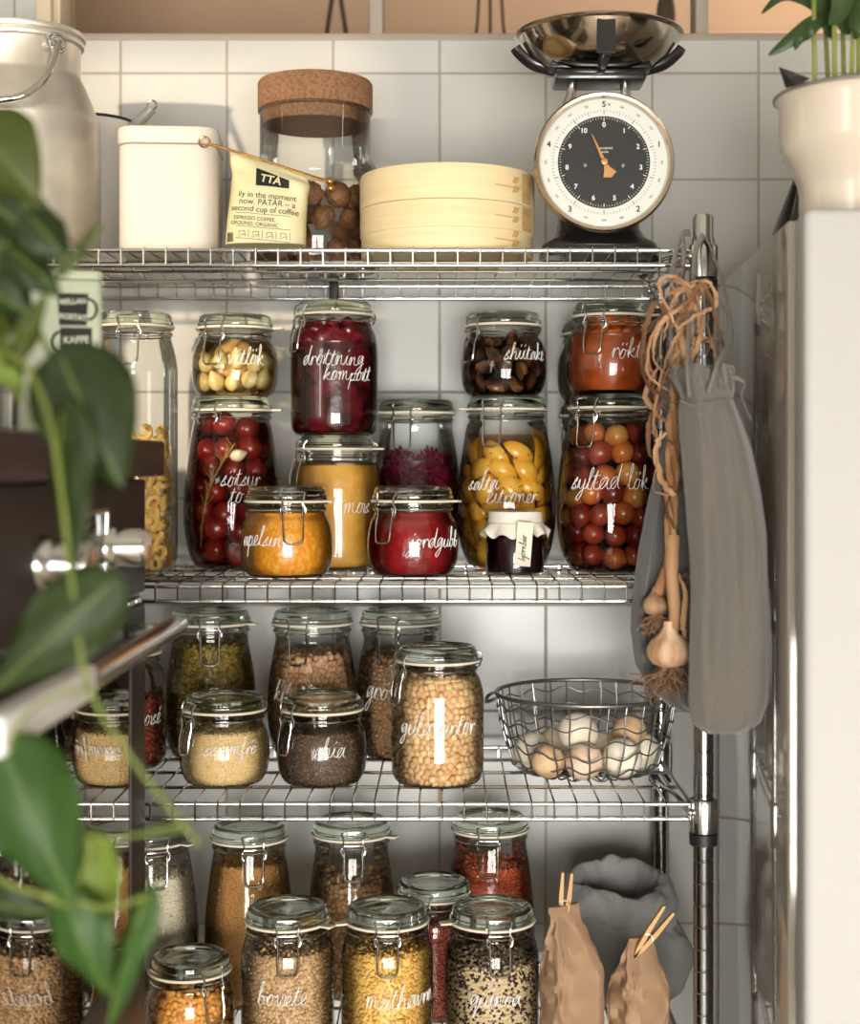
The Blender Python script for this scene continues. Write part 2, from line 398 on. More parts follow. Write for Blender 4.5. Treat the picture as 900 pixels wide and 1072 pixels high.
# ------------------------------------------------------------------ clip-top jars
PROF = {
'small': [(0,.03),(.55,.02),(.72,0),(.86,.05),(.965,.22),(1,.45),(.985,.68),(.93,.86),(.86,.96)],
'medium': [(0,.02),(.6,.015),(.78,0),(.89,.018),(.97,.07),(1,.16),(1,.45),(1,.74),(.975,.86),(.915,.95),(.86,.985)],
'large': [(0,.015),(.5,.012),(.66,0),(.79,.025),(.91,.12),(.985,.27),(1,.42),(.975,.58),(.91,.76),(.85,.89),(.815,.96)],
'tall': [(0,.012),(.6,.01),(.80,0),(.90,.012),(.98,.05),(1,.10),(1,.45),(1,.82),(.98,.89),(.92,.95),(.87,.985)]}
class Jar: pass
def jar(px, Y, z0, R, h, kind, label, group, clasp=0, tab=60, text=(), Rl=None, lever=True, hinge=True, glass=None):
    J = Jar(); X = XA(px, Y); J.loc = Vector((X, Y, z0)); J.R = R; J.h = h
    root = thing('glass_jar', label, 'jar', (X, Y, z0), 0, group); J.root = root
    Rl = Rl or min(.0505, R*.9) if kind != 'large' else (Rl or .0535)
    Rn = Rl-.003; hb = h-.033
    ctl = [(r*R, z*hb) for r, z in PROF[kind]] + [(Rn, hb)]
    body = crom([(r, 0, z) for r, z in ctl], 5); body = [(max(p.x, 0), max(p.z, 0)) for p in body]
    body[0] = (0, body[0][1]); J.body = body
    neck = [(Rn, hb+.003), (Rn+.0022, hb+.0045), (Rn+.0022, hb+.007), (Rn, hb+.0085), (Rn, hb+.0105), (Rl+.0004, hb+.0115), (Rl+.0004, hb+.0135), (Rn-.001, hb+.0138)]
    build('body', MB().lathe(body+neck, 56), glass or GLASS, root)
    zt = h
    build('lid', MB().lathe([(0, h-.0165), (Rl-.006, h-.0165), (Rl-.0005, h-.016), (Rl, h-.0148), (Rl-.0002, h-.011), (Rl-.0018, h-.0098), (Rl-.0022, h-.005), (Rl-.0035, h-.002), (Rl-.0065, h), (Rl-.010, h-.0004), (Rl-.0135, h-.003), (Rl-.020, h-.0042), (Rl-.030, h-.0038), (0, h-.0032)], 56), LIDG, root)
    g = MB().lathe([(Rl-.004, h-.0193), (Rl+.0012, h-.0195), (Rl+.002, h-.018), (Rl+.0012, h-.0166), (Rl-.004, h-.0167)], 56, close=True)
    if tab is not None:
        a = math.radians(tab); M = Matrix.Rotation(a, 4, 'Z')
        g.box((0, -(Rl+.007), h-.0178), (.013, .016, .0024), .0008, 1, M)
    build('gasket', g, RUBBER, root)
    def wrap(a0, s, rho, z):
        a = a0 + s/max(rho, .02); return (math.sin(a)*rho, -math.cos(a)*rho, z)
    def br(z): return max([r for r, zz in body if abs(zz-z) < .006] or [Rn])
    J.br = br
    a0 = math.radians(clasp); ro = Rl+.0035
    up = [(-.0115, h-.037), (-.0150, h-.033), (-.0160, h-.027), (-.0120, h-.0205), (-.0135, h-.013), (-.0155, h-.0075), (-.0115, h-.0060)]
    zs = up + [(0, h-.0057)] + [(-a, b) for a, b in reversed(up)]
    c = MB().tube([wrap(a0, s, ro if b < h-.009 else Rl+.001, b) for s, b in zs], .0013, 8)
    c.tube([wrap(a0, s, ro, h-.0225) for s in (-.0125, -.006, 0, .006, .0125)], .0010, 7)
    for s in (-.0125, .0125): c.ell(wrap(a0, s, ro+.001, h-.0275), .0026, 8, 6)
    c.tube([(math.cos(2*PI*i/48)*(Rn+.0016), math.sin(2*PI*i/48)*(Rn+.0016), h-.0285) for i in range(48)], .0010, 6, closed=True)
    cl = build('clasp', c, STEELW, root)
    if lever:
        q = MB(); w = .0120; zz = [h-.027, h-.036, h-.052, h-.0640]; lf = []
        for b in zz: lf.append((-w*(.92 if b < h-.062 else 1), b))
        lf += [(-w*.6, h-.0680)]
        pts = lf + [(0, h-.0684)] + [(-a, b) for a, b in reversed(lf)]
        q.tube([wrap(a0, s, max(ro, br(b)+.0022)+.0006, b) for s, b in crom([(s, b, 0) for s, b in pts], 3) for s, b in [(s, b)]] if False else
               [wrap(a0, p.x, max(ro, br(p.y)+.0022)+.0006, p.y) for p in crom([(s, b, 0) for s, b in pts], 3)], .0013, 8)
        build('lever', q, STEELW, cl)
    if hinge:
        q = MB(); ah = a0+PI
        for s in (-.009, .009):
            q.tube([wrap(ah, s, ro, h-.0285), wrap(ah, s, ro+.004, h-.02), wrap(ah, s*.9, ro+.003, h-.012), wrap(ah, s*.6, Rl, h-.0085)], .00105, 6)
        q.tube([wrap(ah, -.009, ro+.004, h-.02), wrap(ah, .009, ro+.004, h-.02)], .0016, 6)
        build('hinge', q, STEELW, root)
    if text:
        q = MB()
        for s, ang, zc, size in text:
            st, wd = handwriting(s); aa = math.radians(ang)
            for pl in st:
                pp = crom([(a, b, 0) for a, b in pl], 5)
                out = []
                for p in pp:
                    z = zc + (p.y-.5)*size; rr = br(z)+.0007
                    a = aa + (p.x-wd/2)*size/R; out.append((math.sin(a)*rr, -math.cos(a)*rr, z))
                q.tube(out, .00046, 5)
        build('lettering', q, INK, root)['label'] = 'white handwritten lettering'
    return J
def inner(J, fill, z0=.004, inset=.0022, mound=0.):
    pts = []
    for r, z in J.body:
        if z0 <= z <= fill and r > inset: pts.append((r-inset, max(z, z0)))
    # keep the outer run only
    top = J.br(fill)-inset
    pts = [p for p in pts if p[0] > J.R*.5] + [(top, fill)]
    return [(0, z0)] + [(pts[0][0]*.97, z0)] + pts + [(top*.6, fill+mound*.7), (0, fill+mound)]
def fill_solid(J, name, m, label, cat, fill, inset=.0022, mound=0., kind='stuff', disp=0.):
    o = build(name, MB().lathe(inner(J, fill, inset=inset, mound=mound), 48), m, None, J.loc)
    return tag(o, label, cat, None, kind)
def ico(sub):
    bm = bmesh.new(); bmesh.ops.create_icosphere(bm, subdivisions=sub, radius=1)
    v = np.array([x.co[:] for x in bm.verts]); f = np.array([[q.index for q in x.verts] for x in bm.faces]); bm.free(); return v, f
ICO = {1: ico(1), 2: ico(2)}
def grains(J, name, m, label, cat, fill, size, sub=1, dens=1.0, mound=.0, arc=130, jitter=.35, shape=None):
    """a granular filling: a core plus every grain that lies against the glass or on top"""
    size = np.array(size if hasattr(size, '__len__') else (size,)*3, float)   # semi axes
    size = size*(1.16 if size.max() < .004 else 1.0)
    d = float(np.sort(size)[1:].mean())
    pr = inner(J, fill, inset=.0016+d*.8, mound=mound)
    side = [p for p in pr if p[0] > 1e-6]
    zz = np.array([p[1] for p in side]); rr = np.array([p[0] for p in side])
    pts = []
    step = d*1.75/math.sqrt(dens)
    z = zz.min()+d*.5; k = 0
    while z < fill:
        r = float(np.interp(z, zz[:-1], rr[:-1])) if len(zz) > 2 else rr[0]
        n = max(3, int(2*math.radians(arc)*r/step)); a = np.linspace(-math.radians(arc), math.radians(arc), n) + (k % 2)*.5*step/r
        a = a + RNG.normal(0, jitter*.4*step/r, n); zj = z+RNG.normal(0, jitter*.4*step, n); rj = r - np.abs(RNG.normal(0, d*.6, n))
        pts.append(np.c_[np.sin(a)*rj, -np.cos(a)*rj, zj]); z += step*.88; k += 1
    R = rr[-2] if len(rr) > 1 else rr[0]
    Rt = float(J.br(fill))-.0016-d*.8
    n = int(PI*Rt*Rt/(step*step)*1.25); q = np.sqrt(RNG.random(n))*Rt; a = RNG.random(n)*2*PI
    pts.append(np.c_[np.sin(a)*q, -np.cos(a)*q, fill+mound*(1-(q/Rt)**2)+RNG.normal(0, d*.35, n)])
    P = np.concatenate(pts); N = len(P); v, f = ICO[sub]
    if shape: v = shape(v)
    Q = RNG.normal(size=(N, 4)); Q /= np.linalg.norm(Q, axis=1)[:, None]; w, x, y, zq = Q.T
    Rm = np.stack([np.stack([1-2*(y*y+zq*zq), 2*(x*y-zq*w), 2*(x*zq+y*w)], -1), np.stack([2*(x*y+zq*w), 1-2*(x*x+zq*zq), 2*(y*zq-x*w)], -1), np.stack([2*(x*zq-y*w), 2*(y*zq+x*w), 1-2*(x*x+y*y)], -1)], 1)
    sc = RNG.uniform(.85, 1.12, (N, 1, 1))
    V = (np.einsum('nij,kj->nki', Rm, v*size)*sc + P[:, None, :])
    # nothing may stick through the glass
    rad = np.linalg.norm(V[..., :2], axis=-1); bz = np.array([p[1] for p in J.body]); brr = np.array([p[0] for p in J.body])
    i0 = int(np.argmax(bz > 1e-6)) if False else int(np.argmin(bz)); lim = np.interp(V[..., 2], bz[i0:], brr[i0:])-.0012
    k = np.minimum(1, lim/np.maximum(rad, 1e-6)); V[..., 0] *= k; V[..., 1] *= k; V[..., 2] = np.maximum(V[..., 2], .0035)
    V = V.reshape(-1, 3); Fc = (f[None]+(np.arange(N)*len(v))[:, None, None]).reshape(-1, 3)
    core = MB().lathe(inner(J, fill-d*.8, inset=.0016+d*1.5, mound=mound), 40)
    nv = len(V); me = bpy.data.meshes.new(name)
    me.from_pydata(np.concatenate([V, np.array(core.v)]).tolist(), [], Fc.tolist()+[tuple(i+nv for i in q) for q in core.f])
    me.polygons.foreach_set('use_smooth', [True]*len(me.polygons)); me.materials.append(m); me.update()
    o = bpy.data.objects.new(name, me); COL.objects.link(o); o.location = J.loc
    return tag(o, label, cat, None, 'stuff')
def pack(J, protos, fill, r, arc=120, z0=.006, name='x', label='', cat='', group=None, core=True, mats=None, inset=.003, vz=1.0, orient=None, top=True, tight=1.0):
    """countable pieces lying against the glass, each an object of its own"""
    z = z0+r*vz; k = 0; n = 0
    while z < fill-r*vz*.6:
        R = min(J.br(z), J.br(z-r*vz*.7), J.br(z+r*vz*.5))-inset-r
        st = 2.04*r*tight/max(R, .012); m = int(2*math.radians(arc)/st); a = -math.radians(arc)+(k % 2)*st/2
        for i in range(m):
            p = protos[random.randrange(len(protos))]
            o = p if not p.get('used') else p.copy()
            if o is p: p['used'] = 1
            if o.name not in COL.objects: COL.objects.link(o)
            aa = a+i*st
            o.location = J.loc+Vector((math.sin(aa)*R, -math.cos(aa)*R, z+random.uniform(-.28, .28)*r))
            o.rotation_euler = orient(aa) if orient else (random.uniform(0, 6), random.uniform(0, 6), random.uniform(0, 6))
            s = random.uniform(.86, 1.0); o.scale = (s, s, s)
            tag(o, label, cat, group); n += 1
        z += 1.78*r*vz*tight; k += 1
    for p in protos:
        if 'used' in p: pass
    return n
# ------------------------------------------------------------------ second shelf: preserves
GP = 'clip top jars of preserves on the second shelf'
GD = 'clip top jars of dry goods on the third shelf'
GB = 'clip top jars of dry goods on the bottom shelf'
def rnd(r): return random.uniform(-r, r)
def lump(rad, n=20, m=12, amp=.12, fr=2.2, seed=0):
    from mathutils import noise
    return MB().ell((0, 0, 0), rad, n, m, disp=lambda p: 1+amp*noise.noise(p*fr+Vector((seed*7.1, seed*3.3, 0))))
# tall pasta jar
A = jar(141, 1.965, S2, .055, .333, 'tall', 'tallest glass jar, of pasta twists, partly behind the oven on the second shelf', GP, clasp=3, tab=None, text=[('gnuv', 28, .145, .016)], Rl=.0495)
PASTA = mat('pasta', (252, 216, 136), .5, col2=(244, 198, 108), nscale=60, sss=.1)
pr = []
for k in range(3):
    pts = [(.009*math.cos(t*2*PI*.85+k), .009*math.sin(t*2*PI*.85+k)*.8, -.006+.012*t) for t in np.linspace(0, 1, 14)]
    pr.append(build('pasta_twist', MB().tube(pts, .0043, 8), PASTA))
pack(A, pr, .192, .0098, arc=115, label='pasta twist in the tallest jar beside the oven', cat='pasta', group='pasta twists in the tall jar', vz=.72, inset=.0015)
o = build('pasta_heap', MB().lathe(inner(A, .165, inset=.024, mound=.012), 32), PASTA, None, A.loc); tag(o, 'pasta packed in the middle of the tallest jar', 'pasta', None, 'stuff')
# garlic jar on tomato jar
C = jar(243, 2.03, S2, .0645, .2275, 'large', 'large glass jar of red tomatoes, under the garlic clove jar', GP, clasp=-28, tab=82, lever=False, text=[('sötsur', 18, .116, .0125), ('to', 12, .094, .0125)])
Bz = S2+.2275
B = jar(246, 2.03, Bz, .0575, .109, 'small', 'small glass jar of pale garlic cloves standing on the tomato jar', GP, clasp=-24, tab=84, text=[('vitlök', 22, .047, .0125)])
GAR = mat('garlic_clove', (240, 226, 168), .35, col2=(222, 198, 124), nscale=40, sss=.2)
def teardrop(s): return MB().lathe([(0, -1.25*s), (.5*s, -1.1*s), (.92*s, -.55*s), (1.0*s, 0), (.82*s, .6*s), (.42*s, 1.15*s), (.12*s, 1.5*s), (0, 1.55*s)], 18, rfun=lambda a, z: 1+.08*math.cos(3*a))
pr = [build('garlic_clove', teardrop(.0106+.001*k), GAR) for k in range(3)]
pack(B, pr, .080, .0115, arc=125, inset=.0012, label='pickled garlic clove in the small jar lettered vitlök', cat='garlic', group='garlic cloves in the small jar', vz=1.25, orient=lambda a: (rnd(.5), rnd(.5), rnd(3)))
fill_solid(B, 'garlic_oil', liquid('garlic_oil', (210, 170, 70), 22), 'golden brown oil around the garlic cloves', 'oil', .074)
o = build('garlic_heap', lump((.03, .03, .036), seed=3), GAR, None, B.loc+Vector((0, 0, .042))); tag(o, 'garlic packed in the middle of the small jar', 'garlic', None, 'stuff')
TOM = mat('tomato_skin', (150, 40, 26), .3, col2=(98, 24, 16), nscale=34, coat=.3)
pr = [build('tomato', lump((.0182, .0182, .0172), 24, 14, .05, 1.2, k), TOM) for k in range(3)]
pack(C, pr, .200, .0172, arc=125, inset=.0020, tight=.9, label='red tomato in the large jar lettered sötsur to', cat='tomato', group='tomatoes in the large jar', vz=1.0)
fill_solid(C, 'tomato_brine', liquid('tomato_brine', (196, 56, 36), 48), 'red brine around the tomatoes in the large jar', 'brine', .193)
t = thing('dill_stalk', 'dried herb stalk curving up the front of the tomato jar', 'herb', C.loc)
HERB = mat('dried_herb', (140, 112, 44), .7)
def onglass(J, ang, z, off=.0045): a = math.radians(ang); r = J.br(z)-off; return (math.sin(a)*r, -math.cos(a)*r, z)
st = crom([onglass(C, -38, .03), onglass(C, -30, .075), onglass(C, -18, .115), onglass(C, -2, .145), onglass(C, 12, .165)], 6)
build('stem', MB().tube(st, .0012, 6), HERB, t)
q = MB()
for k in range(26):
    p = Vector(st[6+random.randrange(len(st)-7)]); 
    ang = math.degrees(math.atan2(p.x, -p.y)); q.tube([p, onglass(C, ang+rnd(14), p.z+random.uniform(.006, .026), .0042)], .0006, 5)
build('fronds', q, HERB, t)
o = build('garlic_clove', teardrop(.0085), mat('white_clove', (224, 206, 170), .4)); o.location = Vector(onglass(C, 16, .150, .0085))+C.loc; o.rotation_euler = (0, 1.3, .2)
tag(o, 'single pale garlic clove among the tomatoes in the large jar', 'garlic')
# berry compote on apple sauce
E = jar(352, 2.02, S2, .060, .176, 'medium', 'glass jar of yellow apple sauce, under the dark red compote jar', GP, clasp=-62, tab=78, text=[('mos', 30, .082, .014)])
Ez = S2+.176
Dj = jar(350, 2.015, Ez, .0585, .177, 'medium', 'glass jar of dark red compote standing on the apple sauce jar', GP, clasp=-58, tab=None, text=[('drottning', 2, .096, .0125), ('kompott', 22, .076, .0115)])
fill_solid(E, 'apple_sauce', mat('apple_sauce', (232, 176, 80), .4, col2=(220, 160, 62), nscale=60, bump=.4, bscale=140, sss=.25), 'yellow apple sauce in the jar under the compote', 'sauce', .137)
COMP = mat('compote', (98, 10, 24), .25, col2=(48, 2, 10), nscale=38, bump=.5, bscale=60, coat=.4, contrast=(.4, .6))
fill_solid(Dj, 'berry_compote', COMP, 'dark red compote in the tall stacked jar', 'compote', .122)
BER = mat('compote_berry', (138, 16, 34), .25, col2=(90, 6, 20), nscale=50, coat=.4)
pr = [build('berry', lump((.0145, .0125, .011), 18, 10, .25, 1.8, k), BER) for k in range(4)]
k = 0
for zz in (.126, .139):
    for a in (-75, -45, -15, 18, 50, 80):
        o = pr[k % 4] if k < 4 else pr[k % 4].copy()
        if o.name not in COL.objects: COL.objects.link(o)
        k += 1; o.location = Dj.loc+Vector(onglass(Dj, a+rnd(8)+(15 if zz > .13 else 0), zz, .018)); o.rotation_euler = (rnd(3), rnd(3), rnd(3))
        tag(o, 'red berry lying on top of the dark red compote', 'berry', 'berries on the compote')
# orange marmalade, strawberry jam
Fj = jar(300, 1.872, S2, .0565, .1105, 'small', 'small glass jar of orange marmalade at the front of the second shelf', GP, clasp=14, tab=64, text=[('apelsin', -30, .045, .0115)])
ORG = mat('marmalade', (244, 154, 30), .25, col2=(255, 196, 84), nscale=170, bump=.6, bscale=170, sss=.2, coat=.3, contrast=(.45, .75))
fill_solid(Fj, 'orange_marmalade', ORG, 'orange marmalade in the small front jar lettered apelsin', 'marmalade', .079)
G = jar(432, 1.885, S2, .0565, .1105, 'small', 'small glass jar of red jam at the front beside the marmalade jar', GP, clasp=-38, tab=62, text=[('jordgubb', 34, .043, .0115)])
fill_solid(G, 'strawberry_jam', mat('red_jam', (156, 24, 28), .22, col2=(122, 14, 20), nscale=45, bump=.4, bscale=80, coat=.4, sss=.1), 'red jam in the small front jar lettered jordgubb', 'jam', .079)
# red cabbage
Hj = jar(435, 2.096, S2, .0625, .226, 'large', 'large glass jar of shredded red cabbage behind the red jam jar', GP, clasp=-18, tab=None)
CAB = mat('red_cabbage', (128, 26, 54), .3, col2=(72, 8, 28), island=1, contrast=(0, 1), coat=.2)
q = MB()
for k in range(520):
    z = random.uniform(.012, .155); a = math.radians(random.uniform(-125, 125)); r = Hj.br(z)-.0045-random.uniform(0, .006)
    if z > .135: r *= random.uniform(.3, 1)
    l = random.uniform(.15, .45); dz = rnd(.012); pts = []
    for i in range(5):
        s = i/4-.5; zz = max(.008, z+dz*s+.003*math.sin(s*9)); rr = min(r, Hj.br(zz)-.0045); pts.append((math.sin(a+l*s)*rr, -math.cos(a+l*s)*rr, zz))
    q.tube(pts, .0017, 5)
q.lathe(inner(Hj, .142, inset=.010, mound=.006), 32)
o = build('shredded_cabbage', q, CAB, None, Hj.loc); tag(o, 'shredded red cabbage in the jar behind the red jam', 'cabbage', None, 'stuff')
# preserved lemons with mushrooms above
I = jar(530, 2.055, S2, .0665, .2295, 'large', 'large glass jar of yellow preserved lemons behind the cloth topped jam jar', GP, clasp=-22, tab=-75, text=[('salta', -32, .110, .0125), ('citroner', 4, .093, .0125)])
LEM = mat('preserved_lemon', (236, 184, 68), .3, col2=(220, 154, 44), nscale=30, coat=.3, bump=.3, bscale=120, sss=.15)
def wedge(R, w=1.0):
    b = MB(); N = 10; vs = []; 
    for i in range(N+1):
        t = -PI/2+PI*i/N
        for j in range(7):
            a = -w/2+w*j/6; vs.append((R*.72*math.cos(t)*math.cos(a), R*.72*math.cos(t)*math.sin(a), R*.95*math.sin(t)))
    fs = [(i*7+j, i*7+j+1, (i+1)*7+j+1, (i+1)*7+j) for i in range(N) for j in range(6)]
    fs += [tuple(i*7 for i in range(N, -1, -1)), tuple(i*7+6 for i in range(N+1))]
    return b.add([(x-R*.36, y, z) for x, y, z in vs], fs)
pr = [build('lemon_wedge', wedge(.028, w), LEM) for w in (1.3, 1.7, 1.5)]
pack(I, pr, .192, inset=-.004, r=.0165, arc=125, label='yellow preserved lemon wedge in the large jar lettered citroner', cat='lemon', group='lemon wedges in the large jar', vz=.92, orient=lambda a: (rnd(1.5), rnd(.12), a-PI/2+rnd(.2)))
fill_solid(I, 'lemon_brine', liquid('lemon_brine', (214, 160, 54), 12), 'golden brine around the preserved lemons', 'brine', .178)
o = build('lemon_heap', lump((.040, .040, .070), seed=9), LEM, None, I.loc+Vector((0, 0, .085))); tag(o, 'lemons packed in the middle of the large jar', 'lemon', None, 'stuff')
SEED = mat('spice_seed', (92, 52, 22), .5)
q = MB()
for k in range(90):
    z = random.uniform(.02, .155); q.ell(onglass(I, random.uniform(-100, 100), z, .0035), .0011, 6, 4)
o = build('spice_seeds', q, SEED, None, I.loc); tag(o, 'small brown spice seeds among the preserved lemons', 'spice', None, 'stuff')
J = jar(527, 2.05, S2+.2295, .0580, .1125, 'small', 'small glass jar of dark mushrooms standing on the lemon jar', GP, clasp=-55, tab=None, text=[('shiitake', 30, .052, .0115)])
MUSH = mat('dark_mushroom', (124, 78, 42), .35, col2=(48, 28, 16), nscale=45, coat=.3)
pr = [build('mushroom_slice', lump((.016, .014, .007), 16, 9, .35, 1.9, k+20), MUSH) for k in range(4)]
pack(J, pr, .084, .0125, arc=120, inset=.001, label='dark mushroom slice in the small jar lettered shiitake', cat='mushroom', group='mushroom slices in the small jar', vz=.85)
fill_solid(J, 'mushroom_marinade', liquid('mushroom_marinade', (126, 66, 24), 60), 'dark brown marinade around the mushroom slices', 'marinade', .077)
# pickled onions with chutney above, and the pair behind them
K = jar(638, 1.962, S2, .0662, .228, 'large', 'large glass jar of pickled onions at the right end of the second shelf', GP, clasp=-38, tab=None, text=[('syltad lök', -6, .114, .0150)])
ON1 = mat('amber_onion', (206, 124, 58), .3, col2=(150, 72, 30), nscale=30, coat=.3, stretch=(1, 1, .2))
ON2 = mat('red_onion', (156, 64, 40), .3, col2=(104, 34, 24), nscale=30, coat=.3, stretch=(1, 1, .2))
ON3 = mat('pale_onion', (226, 176, 96), .3, col2=(198, 138, 64), nscale=30, coat=.3, stretch=(1, 1, .2))
def onion(s): return MB().lathe([(0, -s), (.45*s, -.93*s), (.85*s, -.58*s), (1.0*s, 0), (.9*s, .5*s), (.5*s, .90*s), (.2*s, 1.04*s), (.12*s, 1.13*s), (0, 1.14*s)], 22, rfun=lambda a, z: 1+.02*math.cos(9*a))
pr = [build('pickled_onion', onion(.0158+.0006*(k % 2)), m) for k, m in enumerate((ON1, ON2, ON2, ON3, ON1, ON2))]
pack(K, pr, .196, .0162, arc=125, inset=.0020, tight=.88, label='small pickled onion in the large jar lettered syltad lök', cat='onion', group='onions in the large jar')
fill_solid(K, 'onion_brine', liquid('onion_brine', (206, 112, 52), 36), 'amber brown brine around the pickled onions', 'brine', .190)
Lj = jar(640, 1.962, S2+.228, .0595, .118, 'small', 'small glass jar of orange brown chutney standing on the pickled onion jar', GP, clasp=-30, tab=66, text=[('rökt', 12, .050, .0135)])
CHUT = mat('chutney', (186, 84, 26), .25, col2=(140, 56, 16), nscale=26, coat=.4, bump=.3, bscale=40)
fill_solid(Lj, 'chutney', CHUT, 'orange brown chutney in the small jar lettered rökt', 'chutney', .075)
pr = [build('chutney_slice', lump((.020, .016, .008), 16, 9, .3, 1.7, k+40), mat('chutney_fruit', (214, 112, 44), .25, coat=.4, sss=.2)) for k in range(3)]
k = 0
for zz in (.079, .088):
    for a in (-80, -40, 0, 40, 80):
        o = pr[k % 3] if k < 3 else pr[k % 3].copy()
        if o.name not in COL.objects: COL.objects.link(o)
        k += 1; o.location = Lj.loc+Vector(onglass(Lj, a+(20 if zz > .08 else 0), zz, .029)); o.rotation_euler = (rnd(.6), rnd(.6), rnd(3)); tag(o, 'orange fruit slice on top of the chutney', 'fruit', 'fruit slices on the chutney')
M1 = jar(626, 2.093, S2, .0570, .222, 'large', 'glass jar of brown pickles mostly hidden behind the pickled onion jar', GP, clasp=-52, tab=None)
fill_solid(M1, 'brown_pickle', mat('brown_pickle', (120, 60, 28), .3, col2=(84, 38, 18), nscale=30, coat=.3), 'brown pickle in the hidden jar behind the onions', 'pickle', .17)
M2 = jar(626, 2.09, S2+.222, .0560, .112, 'small', 'small glass jar of olive green pickles mostly hidden behind the chutney jar', GP, clasp=20, tab=None)
fill_solid(M2, 'green_pickle', mat('green_pickle', (128, 104, 40), .3, col2=(92, 74, 26), nscale=40, coat=.3), 'olive green pickle in the hidden small jar', 'pickle', .078)
# little jam jar with cloth cap
X = W(539, 602, 1.912)
t = thing('jam_jar', 'little jar of black jam with a white cloth cap and paper tag', 'jar', (X.x, X.y, S2))
build('body', MB().lathe([(0, .001), (.031, 0), (.0355, .003), (.0365, .008), (.0365, .044), (.034, .051), (.030, .055), (.030, .0665), (.0285, .0665)], 40), GLASS, t)
build('lid', MB().lathe([(0, .0672), (.0315, .0672), (.0325, .068), (.0325, .076), (.0315, .078), (0, .078)], 40), mat('jam_lid', (210, 205, 195), .4), t)
def cap(u, v):
    a = 2*PI*u
    if v < .45: r = .0338*(v/.45); z = .0796-.0012*(v/.45)**6
    elif v < .62: s = (v-.45)/.17; r = .0338+.001*s; z = .0784-.014*s
    else:
        s = (v-.62)/.38; fl = 1+.16*math.sin(9*a)+.1*math.sin(5*a+1)+.06*math.sin(17*a); r = .0348+.0085*s*fl; z = .0644-.0145*s+.004*s*math.sin(9*a+.6)+.003*s*math.sin(4*a)
    return (r*math.cos(a), r*math.sin(a), z)
CL = mat('white_cloth', (232, 226, 214), .9, bump=.3, bscale=600)
build('cloth_cap', MB().grid(cap, 120, 30, wrap=True), CL, t)
build('string', MB().tube([(.0358*math.cos(2*PI*i/40), .0358*math.sin(2*PI*i/40), .0642) for i in range(40)], .0009, 6, closed=True), mat('string', (214, 200, 170), .9), t)
TAGM = mat('paper_tag', (232, 224, 204), .8)
tg = build('paper_tag', MB().box((0, 0, -.027), (.0195, .0006, .054)), TAGM, t, (.011, -.0462, .0665)); tg.rotation_euler = (-.08, .09, .1)
q = MB(); st, wd = handwriting('björnbär'); s = .0052
for pl in st: q.tube([((p.y-.5)*s*-1, -.0008, -.048+p.x*s) for p in crom([(a, b, 0) for a, b in pl], 4)], .00035, 4)
build('handwriting', q, mat('tag_ink', (70, 62, 56), .7), tg)
o = build('black_jam', MB().lathe([(0, .003), (.0335, .003), (.0345, .009), (.0345, .044), (.0325, .049), (0, .050)], 40), mat('black_jam', (34, 8, 16), .3), None, (X.x, X.y, S2)); tag(o, 'black jam inside the little cloth topped jar', 'jam', None, 'stuff')
# ------------------------------------------------------------------ third shelf: dry goods
P = jar(458, 1.872, S3, .0568, .168, 'medium', 'glass jar full of chickpeas at the front of the third shelf', GD, clasp=-62, tab=None, text=[('gula ärtor', 0, .073, .0135)])
CHK = mat('chickpea', (246, 212, 162), .55, col2=(220, 172, 118), island=1, contrast=(0, 1), sss=.1)
PINCH = lambda v: v*(1+.16*np.sin(v[:, :1]*3)+.08*np.cos(v[:, 1:2]*5))
grains(P, 'chickpeas', CHK, 'chickpeas filling the front jar lettered gula ärtor', 'chickpeas', .130, .0047, 2, shape=PINCH)
Q = jar(235, 1.872, S3, .0553, .108, 'small', 'small glass jar of pale sesame seed at the front of the third shelf', GD, clasp=-52, tab=None, text=[('sesamfrö', 16, .047, .0105)])
grains(Q, 'sesame_seeds', mat('sesame', (252, 228, 172), .55, col2=(230, 196, 138), island=1, contrast=(0, 1)), 'pale sesame seeds in the small front jar', 'seeds', .065, (.0017, .0011, .0008), 1, dens=.55)
R_ = jar(337, 1.872, S3, .0553, .108, 'small', 'small glass jar of dark chia seed at the front between sesame and chickpeas', GD, clasp=-52, tab=None, text=[('chia', 14, .045, .0125)])
grains(R_, 'chia_seeds', mat('chia', (92, 70, 54), .4, col2=(150, 126, 102), island=1, contrast=(.3, 1)), 'dark speckled chia seeds in the small front jar', 'seeds', .064, (.0013, .001, .0009), 1, dens=.65)
S_ = jar(220, 2.035, S3, .0618, .197, 'large', 'glass jar of green mung beans behind the sesame jar', GD, clasp=8, tab=72)
grains(S_, 'mung_beans', mat('mung', (158, 132, 54), .4, col2=(92, 76, 28), island=1, contrast=(0, 1)), 'green mung beans in the jar behind the sesame', 'beans', .150, (.0031, .0026, .0025), 1)
T = jar(327, 2.035, S3, .0605, .197, 'large', 'glass jar of chickpeas behind the chia jar', GD, clasp=-15, tab=None, text=[('kik', -36, .088, .014)])
grains(T, 'chickpeas', mat('chickpea_brown', (234, 188, 146), .55, col2=(196, 148, 108), island=1, contrast=(0, 1)), 'chickpeas in the rear jar behind the chia', 'chickpeas', .135, .0047, 2, shape=PINCH)
U = jar(419, 2.035, S3, .0600, .197, 'large', 'glass jar of brown lentils behind the front chickpea jar', GD, clasp=-16, tab=None, text=[('grön', -24, .092, .015)])
grains(U, 'lentils', mat('lentil', (196, 154, 112), .5, col2=(140, 106, 74), island=1, contrast=(0, 1)), 'brown lentils in the jar lettered grön', 'lentils', .135, (.0034, .0034, .002), 1)
V = jar(127, 1.972, S3, .0575, .165, 'medium', 'glass jar of red brown beans half hidden behind the oven', GD, clasp=-20, tab=None, text=[('rosé', 50, .066, .0135)])
